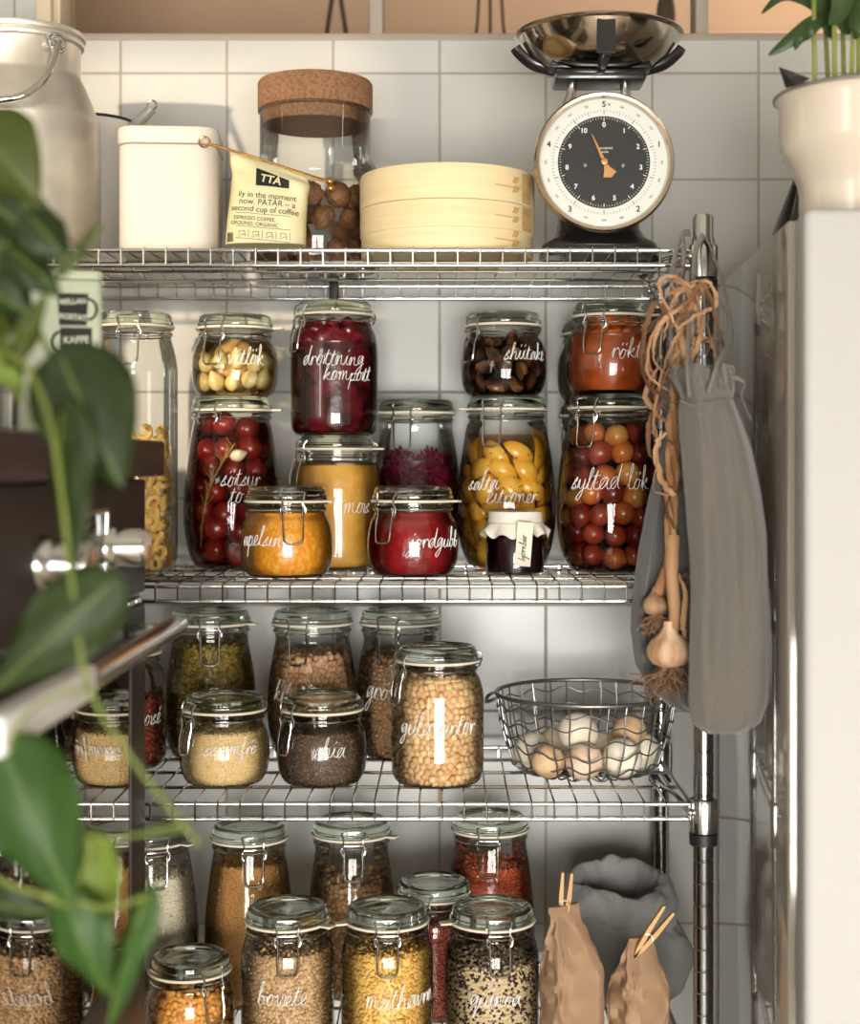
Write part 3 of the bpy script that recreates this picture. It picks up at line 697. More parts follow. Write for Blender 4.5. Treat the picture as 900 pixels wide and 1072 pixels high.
grains(V, 'red_beans', mat('red_bean', (176, 86, 60), .4, col2=(128, 50, 36), island=1, contrast=(0, 1)), 'red brown beans in the jar beside the oven', 'beans', .085, (.0055, .0035, .003), 1)
# ------------------------------------------------------------------ bottom shelf
a_ = jar(301, 1.815, S4, .0553, .168, 'medium', 'front glass jar of buckwheat lettered bovete on the bottom shelf', GB, clasp=6, tab=60, text=[('bovete', -2, .072, .0135)])
grains(a_, 'buckwheat', mat('buckwheat', (228, 192, 144), .5, col2=(176, 136, 92), island=1, contrast=(0, 1)), 'buckwheat in the front jar lettered bovete', 'grain', .118, (.0029, .0023, .0020), 1)
b_ = jar(405, 1.815, S4, .0548, .168, 'medium', 'front glass jar of golden oats in the middle of the bottom shelf', GB, clasp=3, tab=-72, text=[('mathavre', 22, .068, .0135)])
grains(b_, 'oat_groats', mat('oats', (250, 208, 118), .5, col2=(208, 156, 72), island=1, contrast=(0, 1)), 'golden oats in the front jar lettered mathavre', 'grain', .119, (.0037, .0019, .0016), 1)
c_ = jar(515, 1.815, S4, .0558, .168, 'medium', 'front glass jar of black and white quinoa beside the paper bags', GB, clasp=8, tab=-74, text=[('quinoa', 2, .071, .0125)])
grains(c_, 'quinoa', mat('quinoa', (38, 24, 18), .5, col2=(226, 200, 160), island=1, contrast=(.36, .46)), 'black and white quinoa in the front jar', 'grain', .104, .0018, 1)
d_ = jar(199, 1.815, S4, .0535, .109, 'small', 'small front glass jar of popcorn kernels at the left of the bottom shelf', GB, clasp=42, tab=None)
grains(d_, 'popcorn_kernels', mat('popcorn', (252, 192, 100), .35, col2=(204, 130, 58), island=1, contrast=(0, 1), coat=.2), 'golden popcorn kernels in the small front jar', 'corn', .072, (.0049, .0040, .0032), 2)
e_ = jar(156, 1.965, S4, .0640, .227, 'large', 'large glass jar of white rice behind the popcorn jar', GB, clasp=22, tab=62)
grains(e_, 'rice', mat('rice', (254, 236, 192), .5, col2=(238, 229, 209), island=1, contrast=(0, 1)), 'white rice in the large jar behind the popcorn', 'rice', .168, (.0030, .0010, .0010), 1, dens=.6)
f_ = jar(261, 1.975, S4, .0580, .227, 'large', 'large glass jar of fine brown bulgur behind the bovete jar', GB, clasp=14, tab=None, text=[('bulgur', 42, .108, .014)], Rl=.049)
grains(f_, 'bulgur', mat('bulgur', (222, 168, 98), .6, col2=(180, 128, 68), island=1, contrast=(0, 1)), 'fine brown bulgur in the large rear jar', 'grain', .178, (.0014, .0011, .001), 1, dens=.7)
g_ = jar(368, 2.0, S4, .0585, .227, 'large', 'large glass jar of grey brown peas in the rear middle of the bottom shelf', GB, clasp=6, tab=66, Rl=.0515)
grains(g_, 'dried_peas', mat('dried_pea', (220, 174, 126), .5, col2=(168, 124, 82), island=1, contrast=(0, 1)), 'grey brown dried peas in the rear middle jar', 'peas', .150, .0041, 2, shape=PINCH)
h_ = jar(513, 2.015, S4, .0590, .229, 'large', 'large glass jar of red lentils behind the quinoa jar', GB, clasp=-4, tab=None, Rl=.0505)
grains(h_, 'red_lentils', mat('red_lentil', (250, 140, 92), .5, col2=(216, 100, 60), island=1, contrast=(0, 1)), 'orange red lentils in the large rear jar', 'lentils', .165, (.0024, .0024, .0014), 1)
i_ = jar(454, 1.925, S4, .0520, .168, 'medium', 'glass jar of dark red rice squeezed between the oats and quinoa jars', GB, clasp=-20, tab=None, text=[('u', -34, .080, .014)], Rl=.0475)
grains(i_, 'dark_red_rice', mat('red_rice', (160, 74, 54), .5, col2=(108, 40, 30), island=1, contrast=(0, 1)), 'dark red rice in the jar between the oats and quinoa', 'rice', .120, (.0030, .0013, .0012), 1)
from mathutils import noise
# ------------------------------------------------------------------ printed text helper
def text_mb(s, size, M, align='CENTER', ext=.00015, bold=0.):
    cu = bpy.data.curves.new('t', 'FONT'); cu.body = s; cu.size = size; cu.align_x = align; cu.align_y = 'CENTER'; cu.extrude = ext; cu.offset = bold
    ob = bpy.data.objects.new('t', cu); COL.objects.link(ob); bpy.context.view_layer.update()
    dg = bpy.context.evaluated_depsgraph_get(); me = bpy.data.meshes.new_from_object(ob.evaluated_get(dg))
    mb = MB().add([v.co.copy() for v in me.vertices], [tuple(p.vertices) for p in me.polygons], M)
    bpy.data.objects.remove(ob); bpy.data.curves.remove(cu); bpy.data.meshes.remove(me); return mb
def merge(*a):
    m = MB()
    for x in a: m.add(x.v, x.f)
    return m
FRONT = Matrix.Rotation(PI/2, 4, 'X')          # lies in xz, faces -y
def TF(x, y, z, tilt=0): return Matrix.Translation((x, y, z)) @ FRONT @ Matrix.Rotation(tilt, 4, 'Z')
# ------------------------------------------------------------------ top shelf
ALU = mat('milk_can_aluminium', (236, 233, 226), .42, 1., col2=(214, 209, 200), nscale=14, bump=.25, bscale=26)
p = W(25, 300, 1.88)
t = thing('milk_can', 'dented aluminium milk can with bail handle at left end of the top shelf', 'can', (p.x, p.y, S1))
prof = [(0, .001), (.086, 0), (.0905, .003), (.0905, .012), (.0925, .016), (.0935, .05), (.0935, .165), (.0925, .174), (.089, .180), (.076, .212), (.0705, .222), (.0685, .228), (.0685, .262), (.0725, .264), (.0735, .267), (.0725, .270), (.0705, .271), (.0745, .273), (.0755, .276), (.0745, .279), (.0705, .280), (.0685, .279), (.0660, .270), (.0660, .225), (.0860, .168), (.0860, .01), (0, .01)]
build('body', MB().lathe(prof, 72, rfun=lambda a, z: 1+.004*math.sin(3*a+z*30)+.003*math.sin(7*a-z*50)), ALU, t)
can = t.location
def ca(px, py, r): v = W(px, py, 1.88-r)-can; return v
ear = Vector((.0685*math.sin(.82), -.0685*math.cos(.82), .256))
q = MB()
for k in range(2):
    c = ear*1.05+Vector((rnd(.001), 0, 0)); c.z = .257-.003*k
    q.tube([c+Vector((.0085*math.cos(u)*math.cos(.5), .0085*math.cos(u)*math.sin(.5)+.004*(k*2-1), .0085*math.sin(u))) for u in np.linspace(0, 2*PI, 20)[:-1]], .0026, 8, closed=True)
build('ear', q, STEELW, t)
hp = crom([(ear.x*1.12, ear.y*1.12, ear.z), tuple(ca(52, 74, .09)), tuple(ca(33, 95, .105)), tuple(ca(8, 104, .11)), tuple(ca(-20, 100, .10)), (-.075, -.05, .235), (-.072, .02, .252)], 8)
build('bail_handle', MB().tube(hp, .0042, 12), STEELW, t)
# enamel pot
p = W(94, 300, 2.045)
t = thing('enamel_pot', 'white enamel pot with dark rim and upturned handle behind the milk can', 'pot', (p.x, p.y, S1))
EN = mat('white_enamel', (232, 228, 220), .2, coat=.4)
build('body', MB().lathe([(0, 0), (.052, 0), (.058, .004), (.060, .012), (.061, .205), (.0585, .205), (.057, .012), (0, .008)], 48), EN, t)
build('rim', MB().tube([(.0605*math.cos(u), .0605*math.sin(u), .206) for u in np.linspace(0, 2*PI, 48, endpoint=False)], .0022, 8, closed=True), mat('dark_rim', (44, 42, 44), .3), t)
h0 = Vector((.058, -.02, .196)); h1 = W(159, 113, 2.02)-t.location
build('handle', MB().tube(crom([h0, h0.lerp(h1, .5)+Vector((0, 0, -.002)), h1], 6), [.006]*4+[.0072]*9, 12), mat('grey_enamel', (176, 172, 166), .3, coat=.3), t)
build('hanging_eye', MB().tube([h1+Vector((.006*math.cos(u), 0, .004+.006*math.sin(u))) for u in np.linspace(0, 2*PI, 20)[:-1]], .0014, 8, closed=True), STEELW, t)
# white tin
TIN = mat('cream_tin', (204, 197, 186), .5)
def roundbox(w, d, z0, z1, r, n=6, er=.002):
    m = MB(); ol = []
    for cx, cy, a0 in ((w/2-r, d/2-r, 0), (-w/2+r, d/2-r, 90), (-w/2+r, -d/2+r, 180), (w/2-r, -d/2+r, 270)):
        for i in range(n+1): a = math.radians(a0+90*i/n); ol.append((cx, cy, math.cos(a), math.sin(a)))
    rings = [(-er, z0), (-er*.3, z0+er*.3), (0, z0+er), (0, z1-er), (-er*.3, z1-er*.3), (-er, z1)]
    N = len(ol); vs = [(cx+(r+o)*c, cy+(r+o)*s_, z) for o, z in rings for cx, cy, c, s_ in ol]
    fs = [(i*N+j, i*N+(j+1) % N, (i+1)*N+(j+1) % N, (i+1)*N+j) for i in range(len(rings)-1) for j in range(N)]
    fs += [tuple(reversed(range(N))), tuple(range((len(rings)-1)*N, len(rings)*N))]
    return m.add(vs, fs)
p = W(170, 258, 1.86)
t = thing('storage_tin', 'plain cream square tin with rounded corners beside the coffee bag', 'tin', (XA(170, 1.80), 1.862, S1), math.radians(4))
build('body', roundbox(.117, .117, 0, .128, .022), TIN, t)
build('lid', roundbox(.121, .121, .1285, .150, .024, er=.004), TIN, t)
# brass bag clip, coffee bag
BR = mat('brass', (196, 150, 84), .22, 1.)
A0, A1 = W(217, 150, 1.80), W(345, 192, 1.835)
t = thing('bag_clip', 'long brass wire clip across the top of the coffee bag', 'clip', A0)
e1 = A1-A0
for dy in (0, .0035):
    build('wire', MB().tube(crom([(0, dy, 0), e1*.15+Vector((0, dy, .001)), e1*.5+Vector((0, dy, .002)), e1*.97+Vector((0, dy, dy*.8))], 8), .0013, 8), BR, t)
build('loop', MB().tube([(-.004+.006*math.cos(u), .002, .002+.006*math.sin(u)) for u in np.linspace(0, 2*PI, 20)[:-1]], .0013, 8, closed=True), BR, t)
for k in (0, 1): build('ball_end', MB().ell(e1+Vector((.001*k, .002, .003-.0085*k)), .0048, 14, 10), BR, t)
COF = mat('coffee_bag_paper', (226, 218, 172), .45, bump=.25, bscale=50)
bp = Vector((XA(278, 1.845), 1.85, S1))
t = thing('coffee_bag', 'pale yellow printed coffee bag folded under a brass clip on the top shelf', 'bag', bp)
def bagpt(u, v):
    # outline follows the tilted bag: left/right edges in px at rows
    rows = [(257, 235, 320), (225, 238, 320), (200, 241, 322), (182, 243, 324), (170, 240, 322), (157, 240, 320)]
    s = v*(len(rows)-1); i = min(int(s), len(rows)-2); k = s-i
    py, xl, xr = [rows[i][j]*(1-k)+rows[i+1][j]*k for j in range(3)]
    a = 2*PI*u; cx, sy = math.cos(a), math.sin(a)
    ex = math.copysign(abs(cx)**.55, cx); ey = math.copysign(abs(sy)**.8, sy)
    dpt = .024*(1-v**2.2)+.0022
    xm = (xl+xr)/2; hw = (xr-xl)/2
    slope = (ex*.5+.5)*26*v**1.5          # the fold line runs down to the right
    b = W(xm+ex*hw, py+slope, 1.845)-bp
    wr = .0016*math.sin(7*ex+9*v)*math.sin(PI*min(v*1.2, 1))+.001*math.sin(15*v+4*ex)
    return (b.x, ey*dpt+wr, max(b.z, .0005))
q = MB().grid(bagpt, 64, 28, wrap=True); n0 = len(q.v)
q.f.append(tuple(reversed(range(64)))); q.f.append(tuple(range(27*64, 28*64)))
build('pouch', q, COF, t)
PRN = mat('print_black', (30, 27, 24), .6)
from mathutils.bvhtree import BVHTree
BT = BVHTree.FromPolygons([Vector(v) for v in q.v], q.f)
def onbag(mb, off=.0007):       # lay flat print onto the front of the bag
    out = []
    for x, y, z in mb.v:
        h = BT.ray_cast(Vector((x, -.2, z)), Vector((0, 1, 0)))[0]
        if h is None: h = Vector((x, -.004, z))
        out.append((x, h.y-off+y*.5, z))
    mb.v = out; return mb
ty = -.09
q = merge(text_mb('ily in the moment', .0098, TF(.004, 0, .0700, ty)), text_mb('now. PÅTÅR – a', .0100, TF(.004, 0, .0615, ty)), text_mb('second cup of coffee', .0098, TF(.001, 0, .0530, ty)),
          text_mb('ESPRESSO COFFEE,', .0062, TF(-.011, 0, .0425, ty)), text_mb('GROUND, ORGANIC', .0062, TF(-.011, 0, .0360, ty)))
for z in (.0475, .0312, .0165): q = merge(q, MB().grid(lambda u, v: (-.034+.066*u, 0, z+.0005*v+.003-.006*u), 30, 2))
for k in range(4):
    x = -.026+.0165*k; o_ = .0085-.0012*k
    q = merge(q, MB().tube([(x-.004, 0, .0125+o_), (x-.003, 0, .0195+o_), (x+.003, 0, .0195+o_), (x+.004, 0, .0125+o_), (x+.001, 0, .0155+o_)], .0004, 4, closed=True), MB().box((x+.008, 0, .0158+o_), (.0005, .0003, .009)))
build('printed_text', onbag(q), PRN, t)['label'] = 'black printed words and small icons'
q = onbag(MB().prism([(-.014, .074), (.020, .071), (.021, .079), (-.013, .0925)], -.0002, .0002)); 
g2 = MB().grid(lambda u, v: (-.010+.040*u, 0, .0835-.004*u+v*(.0225-.0125*u)), 12, 8)
build('logo_patch', onbag(g2), PRN, t)['label'] = 'black printed logo patch'
q = onbag(merge(text_mb('TTÅ', .0135, TF(.008, 0, .0900, -.2), bold=.0003)), .0013); build('logo_text', q, COF, t)
q = MB()
for k in range(9): q.box((-.0445+.0009*k, 0, .021), (.0004 if k % 3 else .0006, .0003, .011))
build('barcode', onbag(q), PRN, t)['label'] = 'small printed barcode at left edge'
# cork lidded jar of nuts
p = W(330, 300, 2.0)
t = thing('cork_lid_jar', 'large clear glass jar with wide cork lid behind the coffee bag', 'jar', (p.x, p.y, S1))
CLR = thin_glass('clear_glass', edge=(.28, .30, .28))
build('glass_body', MB().lathe([(0, .002), (.078, 0), (.083, .004), (.0855, .012), (.0855, .118), (.084, .130), (.079, .140), (.0745, .146), (.073, .152), (.073, .2075), (.0755, .209), (.0755, .211), (.072, .2105)], 64), CLR, t)
CORK = mat('cork', (154, 114, 82), .9, col2=(130, 94, 66), nscale=260, bump=.5, bscale=300, contrast=(.42, .6))
build('cork_lid', MB().lathe([(0, .192), (.069, .192), (.0715, .195), (.0715, .2115), (.0745, .2115), (.0755, .213), (.0755, .246), (.0735, .249), (0, .249)], 64), CORK, t)
loc = t.location
NUT = mat('walnut_shell', (150, 104, 66), .55, col2=(104, 66, 38), nscale=60, bump=.8, bscale=90)
pr = []
for k in range(3):
    pr.append(build('walnut', MB().ell((0, 0, 0), (.0170, .0155, .019), 26, 16, disp=lambda v: 1+.07*math.sin(7*math.atan2(v.y, v.x)+2.5*math.sin(5*v.z+k))*(1-v.z*v.z)+.06*math.exp(-(v.y*9)**2)+.10*noise.noise(v*3.4+Vector((k*5, 0, 0)))), NUT))
NJ = Jar(); NJ.loc = loc; NJ.R = .0855; NJ.body = [(0, .002), (.078, .0), (.083, .004), (.0855, .012), (.0855, .118)]; NJ.br = lambda z: .0855
pack(NJ, pr, .128, .0185, arc=170, label='brown walnut in the cork lidded jar', cat='nut', group='walnuts in the cork lidded jar', inset=.0025)
# bamboo steamer
BAM = mat('bamboo', (240, 220, 176), .5, col2=(230, 204, 154), nscale=5, stretch=(1, 1, 22), contrast=(.3, .7), bump=.06, bscale=30)
BAM2 = mat('bamboo_weave', (214, 180, 122), .6, col2=(190, 152, 94), nscale=60)
p = W(468, 300, 1.885)
t = thing('bamboo_steamer', 'round pale bamboo steamer with lid between the cork jar and the scale', 'steamer', (p.x, p.y, S1))
build('basket', MB().lathe([(0, .004), (.100, .004), (.1045, 0), (.1065, .001), (.1065, .026), (.1080, .027), (.1080, .0585), (.103, .0585), (.101, .012), (0, .012)], 80), BAM, t)
ld = build('lid', MB().lathe([(.103, .0592), (.1075, .0592), (.1083, .060), (.1083, .098), (.1070, .1010), (.1030, .1015), (.098, .100), (.06, .105), (0, .107), (0, .104), (.06, .102), (.100, .095)], 80), BAM, t)
q = MB()
for k in range(-9, 10):
    x = k*.0105; l = math.sqrt(max(.098**2-x*x, 0)); q.box((x, 0, .1045-.05*x*x*8), (.009, 1.6*l, .002), .0004, 1)
build('weave', q, BAM2, ld)
q = MB()
for z in (.014, .042, .078):
    pts = [(.1086*math.sin(a), -.1086*math.cos(a), z+.0009*math.sin(5*a)) for a in np.linspace(.55, .95, 10)]
    for dz in (-.0115, .0115): q.tube([(x*1.0, y, zz+dz*.0) for x, y, zz in pts], .0004, 4)
    for k in range(6):
        a = .80+.03*(k % 3); zz = z-.006+.011*(k//3); q.tube([(.1088*math.sin(a), -.1088*math.cos(a), zz), (.1095*math.sin(a+.02), -.1095*math.cos(a+.02), zz+.003), (.1088*math.sin(a+.035), -.1088*math.cos(a+.035), zz+.007)], .0011, 5)
build('stitching', q, mat('bamboo_stitch', (196, 160, 104), .6), t)
q = MB()
for z0, z1 in ((.028, .057), (.061, .097)): q.grid(lambda u, v: (.1086*math.sin(.98+.24*u), -.1086*math.cos(.98+.24*u), z0+(z1-z0)*v), 12, 2)
build('overlap_strip', q, BAM2, t)
# kitchen scale
BLK = mat('scale_black', (26, 24, 24), .28, coat=.5)
X0 = XA(632, 1.81); SCY = 1.875
t = thing('kitchen_scale', 'vintage black kitchen scale with round dial and steel bowl on the top shelf', 'scale', (X0, SCY, S1))
def foot(u, v):
    a = 2*PI*u; c, s_ = math.cos(a), math.sin(a); e = .45
    zs = [(1.0, 0), (1.0, .010), (.97, .016), (.80, .024), (.70, .034), (.66, .06), (.655, .13), (.60, .165), (.52, .175), (0, .176)]
    i = min(int(v*(len(zs)-1)+1e-6), len(zs)-1); k, z = zs[i]
    return (.072*k*math.copysign(abs(c)**e, c), .062*k*math.copysign(abs(s_)**e, s_)+.01, z)
q = MB().grid(foot, 48, 10, wrap=True); q.f.append(tuple(reversed(range(48)))); build('base', q, BLK, t)
dz = (CY-170)/F*1.81 - .254; dy = 1.81-SCY
MF = Matrix.Translation((0, dy, dz)) @ Matrix.Rotation(PI/2, 4, 'X')     # lathe axis towards the viewer
build('drum', MB().lathe([(0, -.050), (.060, -.050), (.074, -.044), (.0775, -.030), (.0775, -.002), (0, -.002)], 64, MF), BLK, t)
build('bezel', MB().lathe([(.0765, -.012), (.0825, -.011), (.0842, -.004), (.0838, .004), (.0815, .008), (.078, .0075), (.0762, .003), (.0755, -.001)], 80, MF, close=True), mat('bezel_nickel', (206, 190, 172), .18, 1.), t)
build('dial', MB().lathe([(0, 0), (.0765, 0), (.0765, -.0015), (0, -.0015)], 80, MF), mat('dial_white', (226, 224, 216), .5), t)
build('dial_center', MB().lathe([(0, .0006), (.0550, .0006), (.0550, .0001), (0, .0001)], 64, MF), mat('dial_black', (26, 24, 23), .5), t)
WHT = mat('dial_print_white', (232, 230, 222), .5); BLKP = mat('dial_print_black', (28, 26, 26), .5)
qb, qw = MB(), MB()
def DT(r, a, z=.0008): return Matrix.Translation((r*math.sin(a), dy-z, dz+r*math.cos(a)))
for k in range(100):
    a = 2*PI*k/100; l = .0055 if k % 10 == 0 else (.0042 if k % 5 == 0 else .0026)
    qb.box((0, 0, 0), (.00045 if k % 10 else .0008, .0003, l), M=DT(.0625-l/2, a) @ Matrix.Rotation(a, 4, 'Y'))
    l *= .8; qw.box((0, 0, 0), (.0004 if k % 10 else .0008, .0003, l), M=DT(.0535-l/2, a, .0011) @ Matrix.Rotation(a, 4, 'Y'))
for k, s_ in enumerate(('5', '1', '2', '3', '4')):
    a = 2*PI*k/5; qb = merge(qb, text_mb(s_, .0098, DT(.0690, a) @ FRONT, bold=.0002))
qb = merge(qb, text_mb('kg', .0040, DT(.0697, .085) @ FRONT))
for k in range(20):
    if k % 4: qb = merge(qb, text_mb(str(k*250 % 1000), .0034, DT(.0690, 2*PI*k/20) @ FRONT @ Matrix.Rotation(-2*PI*k/20, 4, 'Z')))
for k in range(11):
    a = 2*PI*k/11; qw = merge(qw, text_mb(str(k), .0080, DT(.0445, a, .0011) @ FRONT, bold=.0002))
qw = merge(qw, text_mb('household', .0042, DT(.017, .08, .0011) @ FRONT), text_mb('scale', .0042, DT(.0125, .1, .0011) @ FRONT))
build('outer_numbers', qb, BLKP, t); build('inner_numbers', qw, WHT, t)
for s_ in (-1, 1): build('dial_screw', MB().lathe([(0, .003), (.0022, .0028), (.0032, .0012), (.0032, .0006), (0, .0006)], 16, Matrix.Translation((.0225*s_, 0, -.004)) @ MF), STEELW, t)
a = math.radians(-24)
NEED = mat('copper_needle', (186, 136, 90), .35, .8)
MN = Matrix.Translation((0, dy-.004, dz)) @ Matrix.Rotation(a, 4, 'Y')
nd = MB().prism([(-.0022, 0), (-.0006, .034), (.0, .037), (.0006, .034), (.0022, 0), (.0035, -.008), (.0085, -.0165), (0, -.0205), (-.0085, -.0165), (-.0035, -.008)], -.0006, .0006, MN)
build('pointer', nd, NEED, t); build('pointer_hub', MB().lathe([(0, .008), (.004, .0075), (.005, .004), (.005, .0025), (0, .0025)], 20, MF), NEED, t)
build('dial_glass', MB().lathe([(0, .0085), (.05, .0075), (.077, .0045)], 48, MF), thin_glass('dial_glass', edge=(.85, .85, .85), refl=.03), t)
zt = dz+.085
COLM = mat('column_steel', (190, 186, 180), .2, 1.)
for s_ in (-1, 1): build('column', MB().tube(crom([(s_*.044, 0, zt-.028), (s_*.042, 0, zt-.012), (s_*.034, 0, zt+.010), (s_*.033, 0, zt+.024)], 6), .0065, 12), COLM, t)
build('shoulder', MB().box((0, .0, zt-.030), (.116, .050, .016), .006, 3), BLK, t)
build('platform', merge(MB().box((0, 0, zt+.030), (.112, .06, .014), .004, 2), MB().box((0, -.004, zt+.0405), (.125, .05, .007), .003, 2)), BLK, t)
zb = (CY-40)/F*1.875-.254                      # bowl rim height above the shelf
for s_ in (-1, 1):
    pts = crom([(s_*.045, 0, zt+.040), (s_*.062, 0, zt+.043), (s_*.082, 0, zb-.032), (s_*.0985, 0, zb-.018), (s_*.1025, 0, zb-.012)], 6)
    build('bowl_arm', MB().tube(pts, .0048, 10, flat=1.6), BLK, t)
build('front_tab', MB().prism([(-.012, zt+.038), (.011, zt+.038), (.0105, zb-.006), (.007, zb+.002), (0, zb+.004), (-.007, zb+.002), (-.0115, zb-.006)], -.0965, -.0925), BLK, t)
build('front_arm', MB().tube([(0, -.03, zt+.040), (0, -.07, zt+.038), (0, -.094, zt+.041)], .005, 10, flat=1.5), BLK, t)
bowl = thing('weighing_bowl', 'shiny steel bowl lying in the arms on top of the black scale', 'bowl', (X0, SCY, S1+zb))
BST = mat('bowl_steel', (196, 186, 174), .12, 1., bump=.05, bscale=14)
build('bowl_body', MB().lathe([(0, -.0445), (.045, -.0435), (.066, -.038), (.082, -.027), (.093, -.012), (.0985, -.001), (.1035, .0005), (.1045, .002), (.1035, .0035), (.0975, .0015), (.092, -.010), (.081, -.025), (.065, -.036), (.045, -.0415), (0, -.0425)], 80), BST, bowl)
# ------------------------------------------------------------------ wire basket of eggs
BW = mat('basket_wire', (138, 138, 136), .35, .85)
bc = Vector((XA(613, 1.94), 1.94, S3))
t = thing('wire_basket', 'round grey wire basket of eggs at right end of the third shelf', 'basket', bc)
def bR(z): return .088+(.1135-.088)*min(z/.098, 1)+.004*math.sin(PI*min(z/.098, 1))
q = MB()
NW = 30
for k in range(NW):
    a = 2*PI*k/NW+.05; ph = rnd(3); dr = rnd(.015)
    pts = [(.02*math.cos(a), .02*math.sin(a), .0022), (.06*math.cos(a), .06*math.sin(a), .002), (.080*math.cos(a), .080*math.sin(a), .003)]
    for z in (.008, .022, .04, .06, .08, .1005): aa = a+dr*z/.1+.012*math.sin(z*90+ph); pts.append((bR(z)*math.cos(aa), bR(z)*math.sin(aa), z))
    q.tube(crom(pts, 3), .00115, 6)
build('upright_wires', q, BW, t)
q = MB()
for z in (.003, .016, .034, .050, .068, .086):
    R = bR(z) if z > .004 else .078
    q.tube([((R+.0012)*math.cos(u), (R+.0012)*math.sin(u), max(z+.0032*math.sin(u*NW/2+z*300)+.002*math.sin(3*u+z*100), .002)) for u in np.linspace(0, 2*PI, 180, endpoint=False)], .00105, 6, closed=True)
for R in (.02, .05): q.tube([(R*math.cos(u), R*math.sin(u), .0022) for u in np.linspace(0, 2*PI, 40, endpoint=False)], .00115, 6, closed=True)
build('ring_wires', q, BW, t)
build('rim', MB().tube([(.1145*math.cos(u), .1145*math.sin(u), .0995) for u in np.linspace(0, 2*PI, 90, endpoint=False)], .0027, 10, closed=True), BW, t)
for a0 in (PI+.1, -.25):
    c, s_ = math.cos(a0), math.sin(a0); tx, ty = -s_, c
    pts = [(c*r+tx*w, s_*r+ty*w, z) for r, w, z in ((.1165, -.022, .098), (.124, -.018, .094), (.128, 0, .090), (.124, .018, .094), (.1165, .022, .098))]
    build('handle', MB().tube(crom(pts, 6), .0022, 8), BW, t)
EGG = [('pale', (242, 228, 202), (232, 212, 180)), ('tan', (224, 194, 154), (206, 168, 124)), ('cream', (246, 238, 220), (238, 226, 202)), ('pink', (238, 214, 190), (226, 196, 166))]
EM = {k: mat('egg_'+k, a, .55, col2=b, nscale=9, stretch=(1, 1, 6), contrast=(.4, .6)) for k, a, b in EGG}
eggs = [(573, 803, 1.876, .0205, 'tan', 'small tan egg at the front left of the wire basket'), (612, 806, 1.868, .0225, 'pink', 'pinkish egg at the front middle of the wire basket'),
 (651, 801, 1.880, .0245, 'cream', 'cream egg at the front right of the wire basket'), (604, 766, 1.900, .0245, 'cream', 'cream egg lying on top of the pile in the wire basket'),
 (659, 765, 1.925, .0215, 'tan', 'striped tan egg on top at the right of the wire basket'), (557, 793, 1.930, .0235, 'cream', 'pale egg at far left of the wire basket'),
 (632, 787, 1.935, .0235, 'pale', 'pale egg in the middle row between the two top eggs'), (673, 789, 1.935, .0225, 'cream', 'cream egg at far right of the wire basket'), (583, 779, 1.955, .0235, 'pale', 'pale egg behind the top egg at the left of the basket')]
for px, py, Y, r, m, lb in eggs:
    c = W(px, py, Y); c.z = max(c.z, S3+.004+r)
    o = build('egg', MB().ell((0, 0, 0), (r, r, r*1.06), 28, 18, disp=lambda v: 1-.05*v.z), EM[m], None, c); o.rotation_euler = (rnd(1), rnd(1), rnd(3)); tag(o, lb, 'egg', 'eggs in the wire basket')
# ------------------------------------------------------------------ paper bags, pegs, folded linen sack on the bottom shelf
KR = mat('kraft_paper', (164, 133, 104), .7, col2=(148, 118, 91), nscale=12, bump=.2, bscale=90)
PEG = mat('peg_wood', (214, 176, 124), .6, col2=(196, 154, 102), nscale=20, stretch=(1, 1, .1))
def paper_bag(px, Y, w, dp, h, rz, label, seed, lean):
    t = thing('paper_bag', label, 'bag', (XA(px, Y), Y, S4), rz, 'brown paper bags on the bottom shelf')
    def fn(u, v):
        a = 2*PI*u; c, s_ = math.cos(a), math.sin(a); e = .35
        s = max(0, (v-.52)/.48); s2 = s*s*(3-2*s)
        hw = w/2*(1-.52*s2)*(1+.04*math.sin(PI*v)); hd = dp/2*(1-.93*s2)+.0012
        x = hw*math.copysign(abs(c)**e, c); y = hd*math.copysign(abs(s_)**(e+.3*s), s_)
        z = h*v
        n = (abs(noise.noise(Vector((x*34+seed, y*34, z*30))))*.016-.005)*(.35+.8*v)+.0055*s*math.sin(13*c+seed+3*z/h)+abs(noise.noise(Vector((x*80+seed, y*80, z*60))))*.006
        x += n+lean*s2; y += n*.8*(1-s)
        return (x, y, z)
    q = MB().grid(fn, 72, 40, wrap=True); q.f.append(tuple(reversed(range(72)))); q.f.append(tuple(range(39*72, 40*72)))
    build('bag_body', q, KR, t, sharp=28)
    q = MB().prism([(-w*.24+lean, h-.016), (w*.22+lean, h-.018), (w*.22+lean, h-.001), (-w*.23+lean, h)], -.0040, .0040); build('rolled_top', q, KR, t)
    return t
paper_bag(598, 1.79, .066, .050, .176, math.radians(32), 'taller brown paper bag closed with an upright wooden peg', 1.3, -.008)
paper_bag(668, 1.80, .062, .050, .134, math.radians(32), 'shorter brown paper bag closed with a tilted wooden peg', 8.1, .004)
